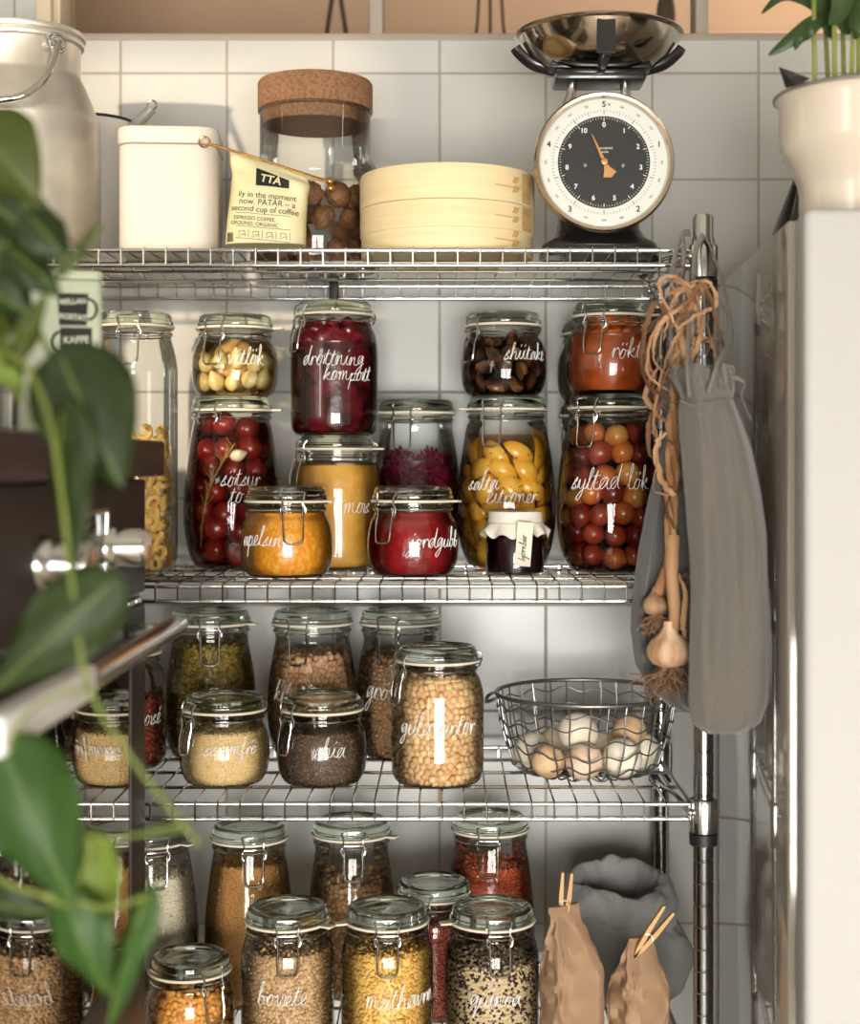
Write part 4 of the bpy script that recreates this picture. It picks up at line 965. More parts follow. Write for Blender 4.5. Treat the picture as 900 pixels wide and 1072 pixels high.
def peg(top, bot, spread, label, Y):
    a, b = W(*bot, Y), W(*top, Y); d = (b-a); l = d.length; ang = math.atan2(d.x, d.z)
    t = thing('clothes_peg', label, 'clothes peg', a); t.rotation_euler = (0, ang, 0); t['group'] = 'wooden pegs on the paper bags'
    for s_ in (-1, 1):
        M = Matrix.Rotation(s_*spread, 4, 'Y')
        build('leg', MB().prism([(s_*.0012, -l*.0), (s_*.0015, l*.45), (s_*.0012, l), (s_*.0042, l), (s_*.0068, l*.55), (s_*.0062, l*.2), (s_*.0035, 0)] if s_ > 0 else [(s_*.0035, 0), (s_*.0062, l*.2), (s_*.0068, l*.55), (s_*.0042, l), (s_*.0012, l), (s_*.0015, l*.45), (s_*.0012, 0)], -.0125, -.0045, Matrix.Translation((0, 0, l*.42)) @ M @ Matrix.Translation((0, 0, -l*.42))), PEG, t)
    build('spring', MB().tube([(.0052*math.cos(u), -.0135+.0105*u/(8*PI), l*.42+.0042*math.sin(u)) for u in np.linspace(0, 8*PI, 80)], .0007, 6), STEELW, t)
peg((593, 911), (588, 966), .075, 'upright wooden clothes peg on the taller paper bag', 1.795)
peg((699, 949), (662, 1000), .10, 'tilted wooden clothes peg on the shorter paper bag', 1.795)
LIN = mat('grey_linen', (106, 101, 94), .95, col2=(95, 90, 84), nscale=700, bump=.5, bscale=900, sheen=.3)
LIN2 = mat('dark_linen', (144, 144, 142), .95, col2=(130, 130, 128), nscale=700, bump=.5, bscale=900, sheen=.3)
t = Vector((XA(648, 1.995), 1.995, S4))
pf = crom([(0, 0, .001), (.07, 0, 0), (.089, 0, .018), (.092, 0, .05), (.084, 0, .082), (.070, 0, .094), (.069, 0, .100), (.076, 0, .110), (.078, 0, .128), (.071, 0, .146), (.060, 0, .152), (.050, 0, .144), (.043, 0, .122), (.036, 0, .106), (0, 0, .100)], 5)
def srf(a, z): return 1+.06*math.sin(3*a+1+z*20)*min(1, z/.05)+.03*math.sin(7*a+z*60)*min(1, z/.05)+.02*math.sin(13*a-z*40)*min(1, z/.06)
q = MB().lathe([(p.x, p.z) for p in pf], 96, rfun=srf); q.v = [(x*(1+.10*noise.noise(Vector((x*18+9, y*18, z*22)))*min(1, z/.02)), y*.72*(1+.14*noise.noise(Vector((x*24+2, y*24, z*20)))*min(1, z/.02)), max(0, z+(.016*y/.07-.10*x*.5)*max(0, (z-.05)/.1)+(.009*noise.noise(Vector((x*26, y*26, z*26)))+.007*abs(noise.noise(Vector((x*50+3, y*50, z*34)))))*min(1, z/.02))) for x, y, z in q.v]
o = build('linen_sack', q, LIN2, None, t); tag(o, 'dark grey linen sack with rolled down rim behind the paper bags', 'sack')
# ------------------------------------------------------------------ hanging linen bags
def hang_bag(name, rows, Y, m, label, depth, seed, dfr):
    c0 = W(rows[-1][1], rows[-1][0], Y); 
    zt_ = [r[0] for r in rows]
    def fn(u, v):
        s = v*(len(rows)-1); i = min(int(s), len(rows)-2); k = s-i; k = k*k*(3-2*k)*.4+k*.6
        py, xl, xr = [rows[i][j]*(1-k)+rows[i+1][j]*k for j in range(3)]
        a = 2*PI*u; c, s_ = math.cos(a), math.sin(a)
        dk = np.interp(v, [0, .08, .13, .2, .45, .8, .95, 1], dfr)*depth
        b = W((xl+xr)/2+(xr-xl)/2*math.copysign(abs(c)**.8, c), py, Y)-c0
        f = np.interp(v, [0, .1, .16, .35, .7, .95, 1], [1.3, 1.2, 1.0, .8, .8, .4, 0])
        fold = (.0064*math.sin(5.0*a+seed+2.2*v)+.0026*math.sin(11*a+seed*2-4*v)+.0115*noise.noise(Vector((c*2.6+v*1.2, s_*1.2+seed, v*3.2)))+.003*noise.noise(Vector((c*6, s_*3+seed, v*11))))*f
        if v < .16: fold += .0022*math.sin(23*a)*(1 if v > .05 else .6)
        return (b.x+fold*.35*c, s_*dk+fold*(1 if s_ < 0 else .3), b.z+(.003*math.sin(6*a) if v < .03 else 0))
    q = MB().grid(fn, 110, 70, wrap=True); q.f.append(tuple(range(69*110, 70*110)))
    t = thing(name, label, 'bag', c0, 0, 'linen bags hanging from the shelf post'); build('fabric', q, m, t); return t, c0
rows = [(384, 706, 764), (396, 704, 766), (408, 708, 768), (418, 713, 766), (430, 711, 771), (470, 715, 785), (520, 718, 796), (560, 720, 802), (620, 722, 804), (680, 722, 806), (735, 722, 804), (757, 726, 796), (768, 738, 776)]
t, c0 = hang_bag('linen_bag', rows, 1.622, LIN, 'front grey linen drawstring bag hanging beside the fridge', .026, 1.1, [.35, .5, .42, .62, 1.0, .85, .4, .05])
TAPE = mat('linen_tape', (120, 114, 106), .95)
def tape(pts, par, o, r=.0042, name='drawstring'): build(name, MB().tube(crom([Vector(p)-o for p in pts], 7), r, 8, flat=.25), TAPE, par)
tape([W(742, 412, 1.602), W(752, 380, 1.617), W(766, 350, 1.69), W(757, 300, 1.72), W(745, 262, 1.742), W(736, 246, 1.748)], t, c0)
tape([W(722, 416, 1.602), W(720, 380, 1.617), W(722, 330, 1.68), W(726, 290, 1.71), W(728, 262, 1.735), W(736, 246, 1.748)], t, c0)
tape([W(712, 419, 1.607), W(725, 424, 1.598), W(742, 421, 1.596), W(758, 418, 1.602), W(767, 417, 1.612)], t, c0, .0018, 'gathering_cord')
tape([W(762, 392, 1.622), W(779, 400, 1.625), W(776, 415, 1.627), W(786, 440, 1.627)], t, c0, .004, 'tape_end')
rows2 = [(400, 696, 738), (416, 692, 740), (432, 698, 738), (446, 700, 738), (470, 694, 741), (520, 682, 743), (570, 672, 744), (620, 665, 745), (660, 662, 746), (695, 666, 746), (725, 684, 746), (738, 700, 745), (745, 716, 743)]
t, c0 = hang_bag('linen_bag', rows2, 1.728, mat('rear_linen', (92, 91, 90), .95, col2=(82, 81, 80), nscale=700, bump=.5, bscale=900, sheen=.3), 'rear dark grey linen bag hanging behind the garlic braid', .013, 4.3, [.35, .5, .42, .7, 1.0, .9, .5, .1])
tape([W(712, 430, 1.72), W(708, 380, 1.73), W(704, 320, 1.735), W(706, 270, 1.742), W(714, 246, 1.752), W(722, 244, 1.766)], t, c0)
tape([W(722, 430, 1.72), W(718, 380, 1.735), W(712, 320, 1.74), W(716, 270, 1.742), W(714, 246, 1.752)], t, c0)
# ------------------------------------------------------------------ garlic braid
STK = mat('garlic_stalk', (184, 148, 108), .8, col2=(140, 98, 60), nscale=18, stretch=(3, 3, .4), bump=.4, bscale=60)
LEAFD = mat('dry_leaf', (152, 110, 76), .75, col2=(112, 76, 50), nscale=16, stretch=(2, 2, .5))
g0 = W(704, 480, 1.69)
t = thing('garlic_braid', 'dried garlic braid with two bulbs hanging in front of the dark linen bag', 'garlic', g0)
for k in range(3):
    pts = []
    for i in range(40):
        s = i/39; c = W(718-14*min(1, s*2.2)+(2*math.sin(s*5)), 318+s*262, 1.69); a = s*15+k*2.1; r = .0062*(1-.35*s)
        pts.append(c-g0+Vector((r*math.cos(a), r*math.sin(a), 0)))
    build('stalk', MB().tube(pts, [.0046*(1-.2*i/39)+.0008*math.sin(i*1.7+k) for i in range(40)], 8), STK, t)
build('neck', MB().tube(crom([W(704, 560, 1.69)-g0, W(703, 600, 1.688)-g0, W(706, 640, 1.684)-g0, W(703, 668, 1.682)-g0], 6), [.0085]*6+[.0075]*6+[.0065]*7, 12), STK, t)
build('neck', MB().tube(crom([W(702, 570, 1.692)-g0, W(696, 600, 1.70)-g0, W(688, 622, 1.702)-g0], 6), [.005]*6+[.0065]*7, 10), STK, t)
BULB = mat('garlic_bulb', (222, 194, 162), .6, col2=(166, 122, 88), nscale=10, stretch=(4, 4, .6), contrast=(.4, .62))
ROOT = mat('garlic_root', (150, 118, 88), .9, col2=(88, 62, 44), island=1, contrast=(0, 1))
def bulb(px, py, Y, r, roots, m):
    c = W(px, py, Y)-g0
    b = build('bulb', MB().lathe([(0, -.72*r), (.35*r, -.70*r), (.75*r, -.55*r), (.98*r, -.18*r), (1.0*r, .1*r), (.82*r, .48*r), (.45*r, .82*r), (.27*r, 1.15*r), (.24*r, 1.4*r), (0, 1.4*r)], 48, Matrix.Translation(c), rfun=lambda a, z: 1+.07*abs(math.cos(3.5*a))*(1 if z < .9*r else .3)+.01*math.sin(17*a)), m, t)
    q = MB()
    for k in range(roots):
        a = random.uniform(0, 2*PI); r0 = random.uniform(0, .4)*r; L_ = random.uniform(.9, 2.3)*r
        p = Vector((r0*math.cos(a), r0*math.sin(a), -.66*r)); pts = [p.copy()]; dv = Vector((math.cos(a)*.5, math.sin(a)*.4, -1))
        for i in range(7): dv += Vector((rnd(.75), rnd(.5), rnd(.35))); dv.normalize(); pts.append(pts[-1]+dv*L_/7)
        q.tube([x+c for x in crom(pts, 3)], .00055, 5)
    build('roots', q, ROOT, b)
bulb(700, 682, 1.683, .0240, 95, BULB)
bulb(686, 634, 1.702, .0150, 90, mat('garlic_bulb_dark', (176, 140, 108), .7, col2=(110, 76, 52), nscale=12, stretch=(4, 4, .6)))
def ribbon(pts, w, tw, m, par):
    P = crom([Vector(p)-g0 for p in pts], 8); n = len(P); q = MB(); vs = []
    for i, p in enumerate(P):
        d = (P[min(i+1, n-1)]-P[max(i-1, 0)]).normalized(); a = tw[0]+(tw[1]-tw[0])*i/(n-1)
        s_ = d.cross(Vector((math.sin(a), -math.cos(a), .2))).normalized(); nn = d.cross(s_).normalized()
        ww = w*(math.sin(PI*min(1, .12+.88*i/(n-1)))**.5*.9+.1)
        j_ = Vector((rnd(.0012), rnd(.0006), rnd(.0008))); vs += [p-s_*ww+j_, p-nn*ww*.22+j_, p+s_*ww+j_, p+nn*.0004-nn*ww*.12+j_]
    fs = [(i*4+k, i*4+(k+1) % 4, (i+1)*4+(k+1) % 4, (i+1)*4+k) for i in range(n-1) for k in range(4)]+[(3, 2, 1, 0), tuple((n-1)*4+k for k in range(4))]
    build('dry_leaf', q.add(vs, fs), m, par)
random.seed(21)
ctl = [[(712, 340), (735, 300), (748, 330), (742, 372)], [(708, 350), (690, 300), (705, 292), (728, 310), (738, 352)], [(702, 420), (676, 400), (672, 360), (690, 330), (720, 322)], [(706, 400), (686, 376), (690, 340), (715, 318), (735, 312)],
 [(700, 440), (682, 430), (676, 408), (690, 384)], [(715, 330), (700, 315), (684, 350), (672, 392)], [(718, 325), (740, 305), (752, 340), (758, 372)], [(712, 345), (728, 330), (748, 318), (740, 296), (715, 296)],
 [(704, 470), (690, 440), (694, 400), (710, 372)], [(706, 460), (720, 430), (716, 390), (726, 350)], [(694, 420), (680, 440), (682, 470), (690, 492)], [(700, 380), (720, 360), (742, 356), (752, 378)], [(708, 330), (724, 318), (716, 300), (698, 306)],
 [(704, 520), (692, 500), (690, 470), (700, 450)], [(708, 515), (718, 490), (714, 460), (706, 440)], [(702, 400), (712, 420), (722, 410), (730, 385)], [(684, 345), (678, 372), (684, 398), (680, 420)], [(726, 318), (734, 345), (728, 372), (716, 392)],
 [(700, 330), (688, 318), (676, 338), (670, 372), (676, 398)], [(740, 310), (730, 300), (712, 306), (700, 326), (694, 356)], [(706, 555), (700, 530), (704, 505)], [(712, 600), (716, 622), (714, 650), (718, 668)], [(712, 610), (720, 600), (722, 606), (716, 612)], [(720, 340), (706, 356), (702, 386), (712, 410)]]
LM = [LEAFD, STK, mat('dry_leaf_dark', (112, 78, 52), .8, col2=(80, 54, 36), nscale=16, stretch=(2, 2, .5)), mat('dry_leaf_pale', (176, 138, 100), .75, col2=(138, 100, 68), nscale=16, stretch=(2, 2, .5))]
ctl += [[(x+rnd(12), y+rnd(14)) for x, y in c] for c in ctl[:18]]
for k, c in enumerate(ctl):
    Y = 1.664+.004*(k % 6); ribbon([W(x+rnd(3), y+rnd(3), Y+rnd(.006)) for x, y in c], random.uniform(.0015, .0034) if k < 24 else random.uniform(.0008, .0018), (rnd(1.4), rnd(2.6)), LM[k % 4] if k % 5 else LM[2], t)
# ------------------------------------------------------------------ refrigerator with pot and palm
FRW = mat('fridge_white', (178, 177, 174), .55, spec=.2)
FRS = mat('fridge_side_shaded', (142, 135, 122), .08, coat=.8)  # white body coloured darker, its shade and reflections put into the colour
fa = Vector((XA(824, 1.555), 1.555, 0))
t = thing('refrigerator', 'white refrigerator standing to the right of the shelving unit', 'refrigerator', fa, -math.atan(.052))
zt = H+.2505
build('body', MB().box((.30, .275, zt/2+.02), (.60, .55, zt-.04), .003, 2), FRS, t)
build('door_gasket', MB().box((.30, -.004, zt/2+.02), (.575, .0075, zt-.06), .001, 1), mat('gasket_grey', (150, 148, 144), .6), t)
dr = build('door', MB().box((.3035, -.036, zt/2+.024), (.595, .055, zt-.043), .009, 4), FRW, t)
build('handle', MB().box((.575, -.075, zt*.62), (.018, .02, .4), .006, 2).box((.575, -.066, zt*.62+.17), (.016, .03, .02), .004, 2).box((.575, -.066, zt*.62-.17), (.016, .03, .02), .004, 2), CHROME, dr)
build('plinth', MB().box((.30, .275, .02), (.58, .52, .04), .002, 1), BLACKP, t)
POTM = mat('pot_glaze', (208, 196, 178), .25, coat=.4)
pc = Vector((XA(905, 1.63), 1.63, zt))
t = thing('plant_pot', 'large cream flower pot standing on the refrigerator', 'pot', pc)
pp = [(0, 0), (.066, 0), (.0685, .002), (.069, .008), (.0690, .040), (.0705, .050), (.0775, .066), (.0870, .082), (.0905, .094), (.0910, .135), (.0925, .140), (.0955, .1425), (.0955, .1450), (.0925, .1465), (.0880, .145), (.0870, .120), (0, .118)]
build('pot_body', MB().lathe(pp[:-3]+[(.0880, .120), (0, .119)], 80), POTM, t)
build('rim', MB().lathe([(.0925, .1415), (.0966, .1425), (.0972, .1450), (.0945, .1470), (.0895, .1460), (.0895, .144)], 80, close=True), mat('pot_rim', (120, 116, 110), .35, coat=.3), t)
q = MB(); vs = []
for i in range(9):
    s = i/8; vs += [(-.040-.052*s+.01*s*s, -.070+.02*s, .1490-.016*s+.024*math.sin(s*2.2)), (-.060-.042*s, -.035-.012*s, .1450+.022*s)]
tp = W(815, 70, 1.60)-pc
q.add([tp, W(848, 82, 1.565)-pc, W(832, 90, 1.56)-pc, W(822, 92, 1.58)-pc, W(836, 90, 1.585)-pc, tp+Vector((.003, .003, .0))], [(0, 1, 2), (0, 2, 3), (0, 3, 4), (5, 4, 1), (0, 5, 1), (1, 4, 2), (2, 4, 3), (0, 4, 5), (0, 3, 4)])
build('liner_tip', q, BLACKP, t)
t = Vector(pc); 
o = build('potting_soil', MB().lathe([(0, .1195), (.0868, .1195), (.0868, .128), (.05, .131), (0, .132)], 48), mat('soil', (58, 44, 34), .95, col2=(34, 26, 20), nscale=90, bump=.8, bscale=80), None, pc); tag(o, 'dark soil in the cream pot on the refrigerator', 'soil', None, 'stuff')
p = W(845, 256, 1.835)
t = thing('black_funnel', 'black cone shaped item standing behind the cream pot on the refrigerator', 'funnel', (p.x, p.y, zt))
build('cone', MB().lathe([(0, 0), (.052, 0), (.0555, .003), (.056, .008), (.050, .014), (.044, .026), (.016, .098), (.012, .108), (.0105, .135), (.008, .137), (0, .137)], 48), BLACKP, t)
PALM = mat('palm_leaf', (52, 72, 34), .45, col2=(38, 56, 26), nscale=10, spec=.4)
PSTEM = mat('palm_stem', (134, 140, 62), .5, col2=(104, 116, 50), nscale=12)
root = thing('potted_palm', 'green palm with thin stems growing in the cream pot on the refrigerator', 'plant', pc+Vector((0, 0, .128)))
r0 = root.location
def blade(par, pts, w, m, nrm=Vector((0, -1, .35)), name='leaf', o=None, fold=.35):
    P = crom([Vector(p)-(o if o is not None else r0) for p in pts], 7); n = len(P); vs = []
    for i, p in enumerate(P):
        d = (P[min(i+1, n-1)]-P[max(i-1, 0)]).normalized(); s_ = d.cross(nrm).normalized(); nn = s_.cross(d).normalized(); u = i/(n-1)
        ww = w*(math.sin(PI*u**.75)**.8)+.0004
        vs += [p-s_*ww-nn*ww*fold, p-s_*ww*.5-nn*ww*fold*.4, p, p+s_*ww*.5-nn*ww*fold*.4, p+s_*ww-nn*ww*fold]
    top = len(vs); vs += [v-Vector((0, 0, 0))+nrm.normalized()*-.0006 for v in vs[:]]
    fs = [(i*5+k, i*5+k+1, (i+1)*5+k+1, (i+1)*5+k) for i in range(n-1) for k in range(4)]
    fs += [(top+i*5+k, top+(i+1)*5+k, top+(i+1)*5+k+1, top+i*5+k+1) for i in range(n-1) for k in range(4)]
    fs += [(i*5, (i+1)*5, top+(i+1)*5, top+i*5) for i in range(n-1)]+[(i*5+4, top+i*5+4, top+(i+1)*5+4, (i+1)*5+4) for i in range(n-1)]
    return build(name, MB().add(vs, fs), m, par, fixn=True)
for px, tx, Y in ((853, 851, 1.60), (868, 860, 1.63), (874, 872, 1.60), (884, 880, 1.64), (890, 896, 1.60), (898, 900, 1.62), (912, 920, 1.62), (925, 945, 1.66)):
    a = W(px, 90, Y)-r0; a.z = 0; build('stem', MB().tube(crom([a, W((px+tx)/2, 30, Y)-r0, W(tx, -60, Y)-r0, W(tx+(tx-px), -190, Y)-r0], 6), [.0026]*19, 8), PSTEM, root)
for pts, w in (([(858, 12), (840, -2), (818, -4), (797, 14)], .006), ([(868, 14), (850, 24), (826, 42), (804, 58)], .009), ([(862, 18), (850, 30), (838, 40), (832, 52)], .006), ([(872, -30), (868, 0), (872, 28), (876, 40)], .013),
               ([(894, -30), (884, 0), (886, 24), (892, 34)], .013), ([(905, -20), (900, 8), (896, 30), (893, 40)], .010), ([(880, -60), (862, -30), (858, 4), (862, 22)], .010), ([(910, -60), (890, -20), (880, 10), (868, 26)], .012),
               ([(860, -80), (838, -110), (812, -120), (790, -100)], .010), ([(900, -120), (930, -150), (960, -150), (985, -120)], .012), ([(875, -110), (868, -160), (850, -210), (820, -240)], .012), ([(920, -30), (940, -10), (955, 20), (965, 50)], .011)):
    Y = 1.60+rnd(.03); blade(root, [W(x, y, Y+rnd(.008)) for x, y in pts], w, PALM, Vector((rnd(.5), -1, .3)))
# ------------------------------------------------------------------ oven on the left
OV = mat('oven_enamel', (44, 35, 30), .5)
OVD = mat('oven_black', (14, 13, 13), .2, coat=.4)
SLAB = mat('oven_top', (56, 40, 33), .4, col2=(46, 33, 28), nscale=12)
OGL = mat('oven_door_glass', (168, 160, 152), .02, 1.)
FX = XA(152, 1.70); y0, y1 = .93, 1.70
t = thing('oven', 'dark brown oven with chrome knobs and a mirror black glass door at the left', 'oven', (FX, (y0+y1)/2, 0))
oy = t.location.y
def ob(x0, x1, ya, yb, za, zb, bev=.0015): return MB().box(((x0+x1)/2, (ya+yb)/2-oy, (za+zb)/2), (x1-x0, yb-ya, zb-za), bev, 2)
ZP0, ZP1 = H-.141, H-.0128
build('body', merge(ob(-.55, -.012, y0, y1, .0, ZP1, .002)), OV, t)
build('top_slab', ob(-.56, XA(172, 1.70)-FX, y0-.02, y1+.002, ZP1+.0006, H+.0267, .003), SLAB, t)
build('control_panel', ob(-.0118, 0, y0, y1, ZP0, ZP1-.003, .002), OV, t)
DC = mat('display_black', (6, 6, 6), .12)
dsp = build('display', ob(.0002, .003, 1.375, 1.485, H-.112, H-.045, .001), DC, t)
build('display_frame', MB().tube([(.003, 1.375-oy, H-.112), (.003, 1.487-oy, H-.112), (.003, 1.487-oy, H-.045), (.003, 1.375-oy, H-.045)], .004, 8, closed=True), CHROME, dsp)
KNB = mat('knob_steel', (206, 206, 202), .2, 1.)
for yy in (1.262, 1.505):
    M = Matrix.Translation((0, yy-oy, H-.0815)) @ Matrix.Rotation(PI/2, 4, 'Y')
    k = build('knob', MB().lathe([(0, .0003), (.0245, .0004), (.0245, .003), (.0205, .010), (.0190, .013), (.0190, .034), (.0178, .036), (.0178, .0405), (.0165, .042), (0, .0425)], 40, M), KNB, t)
    build('pointer_line', MB().box((.0436, yy-oy, H-.0815+.009), (.001, .002, .014)), OVD, k)
build('dark_gap_strip', ob(-.0118, -.006, y0, y1, ZP0-.012, ZP0-.0005, .001), OVD, t)  # black strip, the dark of the recess gap put into its colour
for k in range(3): build('vent_louvre', ob(-.006, .004, 1.565+.035*k, 1.592+.035*k, ZP0-.009, ZP0-.003, .001), CHROME, t)
ZD1, ZG1, ZG0 = ZP0-.0125, H-.215, H-.517
door = build('door', merge(ob(-.0116, 0, y0, y1, ZG1, ZD1, .002), ob(-.0116, 0, 1.628, y1, ZG0, ZG1, .002), ob(-.0116, 0, y0, y0+.06, ZG0, ZG1, .002), ob(-.0116, 0, y0, y1, H-.98, ZG0, .002)), OV, t)
build('door_glass', ob(-.008, -.002, y0+.06, 1.628, ZG0, ZG1, .0), OGL, door)
hx = -.2946-FX; hz = H-.1755
h = build('handle', MB().tube([(hx, 1.235-oy, hz), (hx, 1.665-oy, hz)], .0115, 24), mat('handle_chrome', (190, 188, 186), .15, 1.), door)
build('handle_end', MB().box((hx, 1.235-.130-oy, hz), (.021, .26, .027), .004, 3), mat('end_glare_white', (238, 238, 236), .4), h)  # chrome end coloured matt white, the window's reflection put into the colour
for yy in (1.03, 1.60): build('handle_bracket', MB().box((hx/2, yy-oy, hz), (abs(hx)-.004, .022, .016), .003, 2), CHROME, h)
# coffee tin, tumbler on the oven
MINT = mat('mint_tin', (202, 212, 186), .4)
rz = math.radians(13)
cx = Vector((XA(55, 1.47), 1.50, H+.0272))
t = thing('coffee_tin', 'pale mint coffee tin printed with two stacked cups on top of the oven', 'tin', cx, rz)
w_ = .080
build('body', roundbox(w_, .07, 0, .152, .008), MINT, t); build('lid', roundbox(w_+.001, .071, .1525, .1615, .0085), MINT, t)
fy = -.0351
q = MB(); TX = .0135
def cupp(x, z0, z1, wt, wb): return [(x-wb/2, z0), (x+wb/2, z0), (x+wt/2, z1), (x-wt/2, z1)]
q.prism(cupp(TX-.001, .108, .139, .029, .026), fy-.0003, fy); q.prism(cupp(TX+.002, .074, .106, .030, .030), fy-.0003, fy)
q.tube([(TX+.013+.0085*math.sin(u), fy-.0002, .124+.010*math.cos(u)) for u in np.linspace(0, PI, 14)], .0013, 6); q.tube([(TX-.012-.0085*math.sin(u), fy-.0002, .092+.010*math.cos(u)) for u in np.linspace(0, PI, 14)], .0013, 6)
build('printed_cups', q, PRN, t)['label'] = 'two dark printed cups one above the other'
q = merge(text_mb('MELLAN', .0068, TF(TX-.001, fy-.0005, .131, .06), bold=.0003), text_mb('ROSTAT', .0070, TF(TX-.001, fy-.0005, .116, -.06), bold=.0003), text_mb('KAFFE', .0088, TF(TX+.002, fy-.0005, .094, .05), bold=.0003), text_mb('FFE', .0070, TF(TX+.004, fy-.0005, .081, .05)))
build('cup_lettering', q, MINT, t)
build('small_print', merge(text_mb('MELLANROSTAT', .0050, TF(TX-.010, fy-.0003, .036)), text_mb('KAFFE', .0050, TF(TX-.017, fy-.0003, .029))), PRN, t)
p = W(-4, 430, 1.30)
t = thing('glass_tumbler', 'small drinking glass at the left edge on top of the oven', 'glass', (p.x, 1.30, H+.0272))
build('tumbler_body', MB().lathe([(0, .004), (.0, .0), (.016, 0), (.0185, .004), (.021, .06), (.0195, .06), (.0175, .006), (0, .005)], 40), CLR, t)
# ------------------------------------------------------------------ trailing pothos in the foreground
def leafmat(name, c1, c2):
    m = mat(name, c1, .48, col2=c2, nscale=14, spec=.45); nt = m.node_tree; b = [n for n in nt.nodes if n.type == 'BSDF_PRINCIPLED'][0]; out = [n for n in nt.nodes if n.type == 'OUTPUT_MATERIAL'][0]
    tr = nt.nodes.new('ShaderNodeBsdfTranslucent'); mx = nt.nodes.new('ShaderNodeMixShader'); mx.inputs[0].default_value = .32
    src = b.inputs['Base Color'].links[0].from_socket; nt.links.new(src, tr.inputs[0]); nt.links.new(b.outputs[0], mx.inputs[1]); nt.links.new(tr.outputs[0], mx.inputs[2]); nt.links.new(mx.outputs[0], out.inputs[0]); return m
LG = [leafmat('pothos_dark', (50, 66, 25), (40, 56, 22)), leafmat('pothos_green', (62, 96, 34), (50, 82, 28)), leafmat('pothos_light', (128, 148, 58), (104, 130, 50)), leafmat('pothos_olive', (84, 92, 34), (70, 82, 30))]
VEIN = mat('pothos_vein', (104, 128, 56), .5)
PST = mat('pothos_stem', (116, 128, 54), .5, col2=(96, 110, 46), nscale=10)
pr0 = W(-150, 430, 1.10); pr0.z = H+.0272
t = thing('plant_pot', 'terracotta flower pot on the oven just out of view at the left', 'pot', pr0)
build('pot_body', MB().lathe([(0, 0), (.050, 0), (.062, .095), (.067, .096), (.067, .118), (.060, .118), (.057, .10), (0, .098)], 48), mat('terracotta', (168, 96, 66), .8), t)
pot = thing('trailing_pothos', 'leafy green pothos trailing down in front of the oven at the left edge', 'plant', pr0+Vector((0, 0, .098)))
r1 = pot.location
def hleaf(base, tip, wpx, Y, m, tilt=0., Y2=None, droop=.15, name='leaf'):
    b = W(*base, Y); p = W(*tip, Y2 or Y); d = p-b; l = d.length; dn = d.normalized()
    vdir = ((b+p)/2-Vector((0, 0, H))).normalized(); s0 = dn.cross(vdir).normalized(); n0 = s0.cross(dn).normalized()
    if n0.dot(vdir) > 0: n0 = -n0
    s_ = (s0*math.cos(tilt)+n0*math.sin(tilt)).normalized(); nn = (n0*math.cos(tilt)-s0*math.sin(tilt)).normalized()
    hw = wpx/F*Y/2; vs = []; N, K = 22, 9
    for i in range(N):
        u = i/(N-1); f = (math.sin(PI*min(1, u**.58))**.85)*(1-.10*u)
        back = .10*l*max(0, 1-u*4)      # heart lobes reach behind the stalk
        for j in range(K):
            v = (j/(K-1))*2-1
            vs.append(b+d*u-dn*back*abs(v)**1.5+s_*(v*hw*f)+nn*(-(abs(v)**1.4)*hw*f*.38+hw*.18*math.sin(PI*u)-droop*l*u*u+.0016*math.sin(v*9+u*11)*f)-r1)
    n1 = len(vs); vs2 = vs+[v-nn*.0006 for v in vs]
    fs = [(i*K+j, i*K+j+1, (i+1)*K+j+1, (i+1)*K+j) for i in range(N-1) for j in range(K-1)]; fs += [tuple(n1+x for x in reversed(f)) for f in fs]
    ol = [i*K for i in range(N)]+[(N-1)*K+j for j in range(1, K)]+[i*K+K-1 for i in range(N-2, -1, -1)]+[j for j in range(K-2, 0, -1)]
    fs += [(ol[i], n1+ol[i], n1+ol[(i+1) % len(ol)], ol[(i+1) % len(ol)]) for i in range(len(ol))]
    o = build(name, MB().add(vs2, fs), m, pot, sharp=60)
    build('midrib', MB().tube([Vector(vs[i*K+K//2])+nn*.0004 for i in range(0, N-1)], .0006, 6), VEIN, o)
    return o
def vine(pts, Y, r, m=None, Ys=None):
    build('stem', MB().tube(crom([W(x, y, (Ys[i] if Ys else Y))-r1 for i, (x, y) in enumerate(pts)], 8), r, 8), m or PST, pot)
hleaf((-22, 128), (40, 210), 92, 1.06, LG[3], .2, droop=.05)
hleaf((30, 226), (74, 274), 56, 1.05, LG[0], -.3)
hleaf((66, 288), (109, 232), 26, 1.04, LG[3], 1.0, droop=.0)
hleaf((-10, 208), (50, 262), 60, 1.07, LG[0], .3)
hleaf((-15, 270), (38, 352), 60, 1.09, LG[0], -.4)
hleaf((-20, 240), (20, 330), 50, 1.08, LG[3], .5)
hleaf((14, 380), (50, 306), 40, 1.05, LG[3], .7, droop=.0)
hleaf((10, 262), (66, 306), 52, 1.06, LG[0], -.5)
hleaf((-16, 298), (30, 330), 46, 1.04, LG[0], .4)
hleaf((-24, 372), (22, 404), 40, 1.05, LG[2], .3)
hleaf((20, 214), (66, 246), 40, 1.07, LG[3], .5)
hleaf((66, 376), (128, 512), 120, 1.02, LG[0], .15, droop=.02)
hleaf((-14, 330), (24, 420), 50, 1.06, LG[3], -.2)
hleaf((66, 432), (76, 606), 80, 1.00, LG[0], .95, droop=.0)
hleaf((114, 612), (-10, 726), 92, .985, LG[0], .05, droop=.0)
hleaf((4, 786), (78, 950), 112, .99, LG[1], .1, droop=.02)
hleaf((94, 880), (112, 992), 58, 1.02, LG[2], -.1)
hleaf((70, 944), (114, 1050), 66, 1.00, LG[1], .3)
hleaf((155, 936), (112, 1082), 40, 1.01, LG[1], .75, droop=.0)
hleaf((-20, 940), (60, 962), 40, 1.0, LG[0], .6)
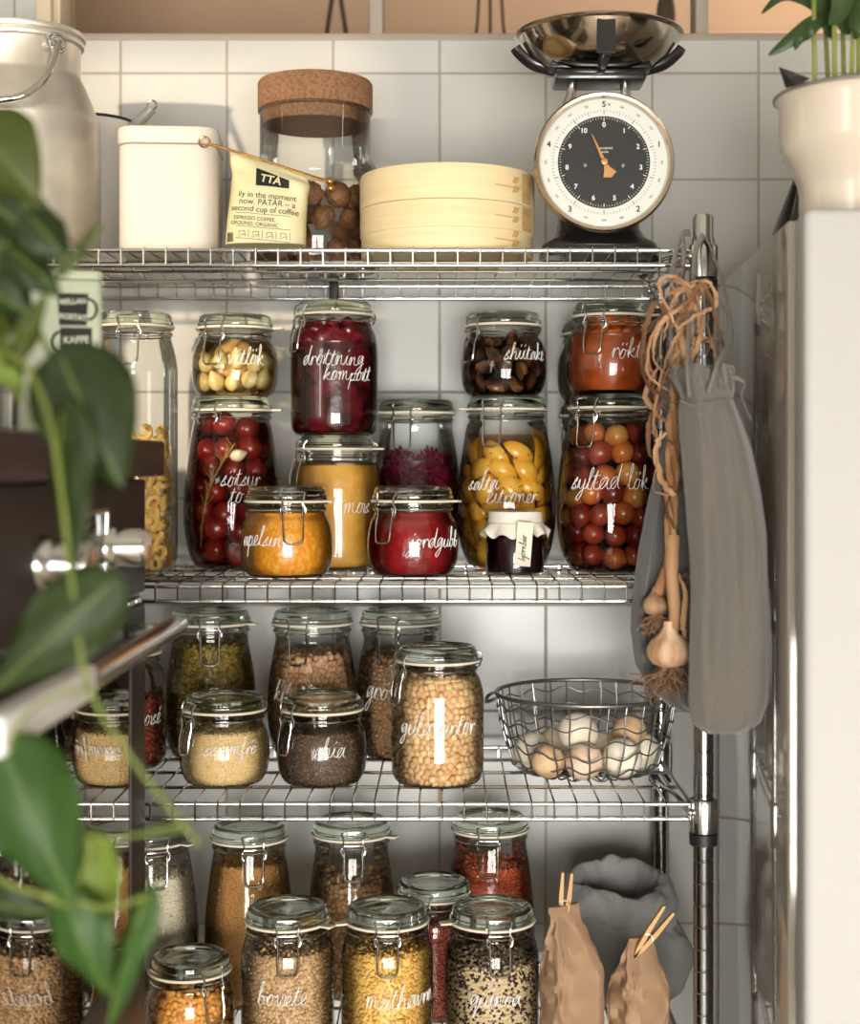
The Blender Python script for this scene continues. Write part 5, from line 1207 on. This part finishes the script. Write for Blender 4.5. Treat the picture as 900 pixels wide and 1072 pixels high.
vine([(-150, 400), (-60, 280), (-10, 262), (40, 250), (62, 236)], 1.08, .0022)
vine([(-150, 400), (-70, 330), (0, 300), (30, 330), (56, 378)], 1.07, .0024)
vine([(-150, 400), (-60, 372), (10, 370), (46, 420), (62, 500), (74, 600), (84, 680), (95, 724), (122, 772), (165, 830), (210, 886)], 1.0, .0017, Ys=[1.1, 1.08, 1.03, 1.0, .99, .985, .985, .985, .985, .985, .985])
vine([(95, 720), (60, 728), (28, 748), (8, 784)], .975, .0014)
vine([(-40, 900), (20, 930), (70, 940), (110, 950), (156, 938)], 1.0, .0018)
vine([(92, 882), (120, 878), (160, 872), (192, 868)], 1.0, .0012)
vine([(40, 935), (70, 945), (92, 900), (94, 880)], 1.0, .0016)
hleaf((150, 874), (204, 858), 12, 1.0, LG[3], .9, droop=0)
o = build('potting_soil', MB().lathe([(0, .0985), (.0565, .1005), (.0565, .106), (0, .110)], 32), MC['soil'], None, pr0); tag(o, 'dark soil in the terracotta pot on the oven', 'soil', None, 'stuff')
# ------------------------------------------------------------------ light
def area(name, loc, rot, sx, sy, e, col):
    l = bpy.data.lights.new(name, 'AREA'); l.shape = 'RECTANGLE'; l.size = sx; l.size_y = sy; l.energy = e; l.color = col
    o = bpy.data.objects.new(name, l); COL.objects.link(o); o.location = loc; o.rotation_euler = rot; return o
for i, (a, b, z0, z1) in enumerate(WINS):
    if i == 0: area('window_daylight', ((a+b)/2, YB-.13, (z0+z1)/2), (PI/2, 0, 0), b-a, z1-z0, 34, (1, .95, .88))
    else:
        m = (a+b)/2
        area('window_daylight', (m, YB-1.2, .95), (PI/2, 0, 0), 2.4, 1.6, 330, (1, .955, .895))
sl = bpy.data.lights.new('low_sun', 'SUN'); sl.energy = 3.1; sl.color = (1, .80, .57); sl.angle = math.radians(1.2)
so = bpy.data.objects.new('low_sun', sl); COL.objects.link(so); so.location = (-3, -3, 3)
az, el = math.radians(25), math.radians(3.6)
d = Vector((math.sin(az)*math.cos(el), math.cos(az)*math.cos(el), -math.sin(el)))
so.rotation_euler = d.to_track_quat('-Z', 'Y').to_euler()
pl = bpy.data.lights.new('far_room_lamp', 'POINT'); pl.energy = 6.5; pl.color = (1, .84, .66); pl.shadow_soft_size = .15
po = bpy.data.objects.new('far_room_lamp', pl); COL.objects.link(po); po.location = (.9, 2.75, 2.4)
w = bpy.data.worlds.new('world'); SC.world = w; w.use_nodes = True
w.node_tree.nodes['Background'].inputs[0].default_value = (.75, .85, 1, 1); w.node_tree.nodes['Background'].inputs[1].default_value = 1.0
vs = SC.view_settings; SC.display_settings.display_device = 'sRGB'
vs.view_transform = 'Standard'; vs.look = 'None'; vs.gamma = 1; vs.use_curve_mapping = False; vs.exposure = 0.04
SC.cycles.transparent_max_bounces = 48; SC.cycles.max_bounces = 14; SC.cycles.transmission_bounces = 10; SC.cycles.glossy_bounces = 6; SC.cycles.caustics_reflective = False; SC.cycles.caustics_refractive = False
for o in bpy.data.objects:
    if 'used' in o: del o['used']
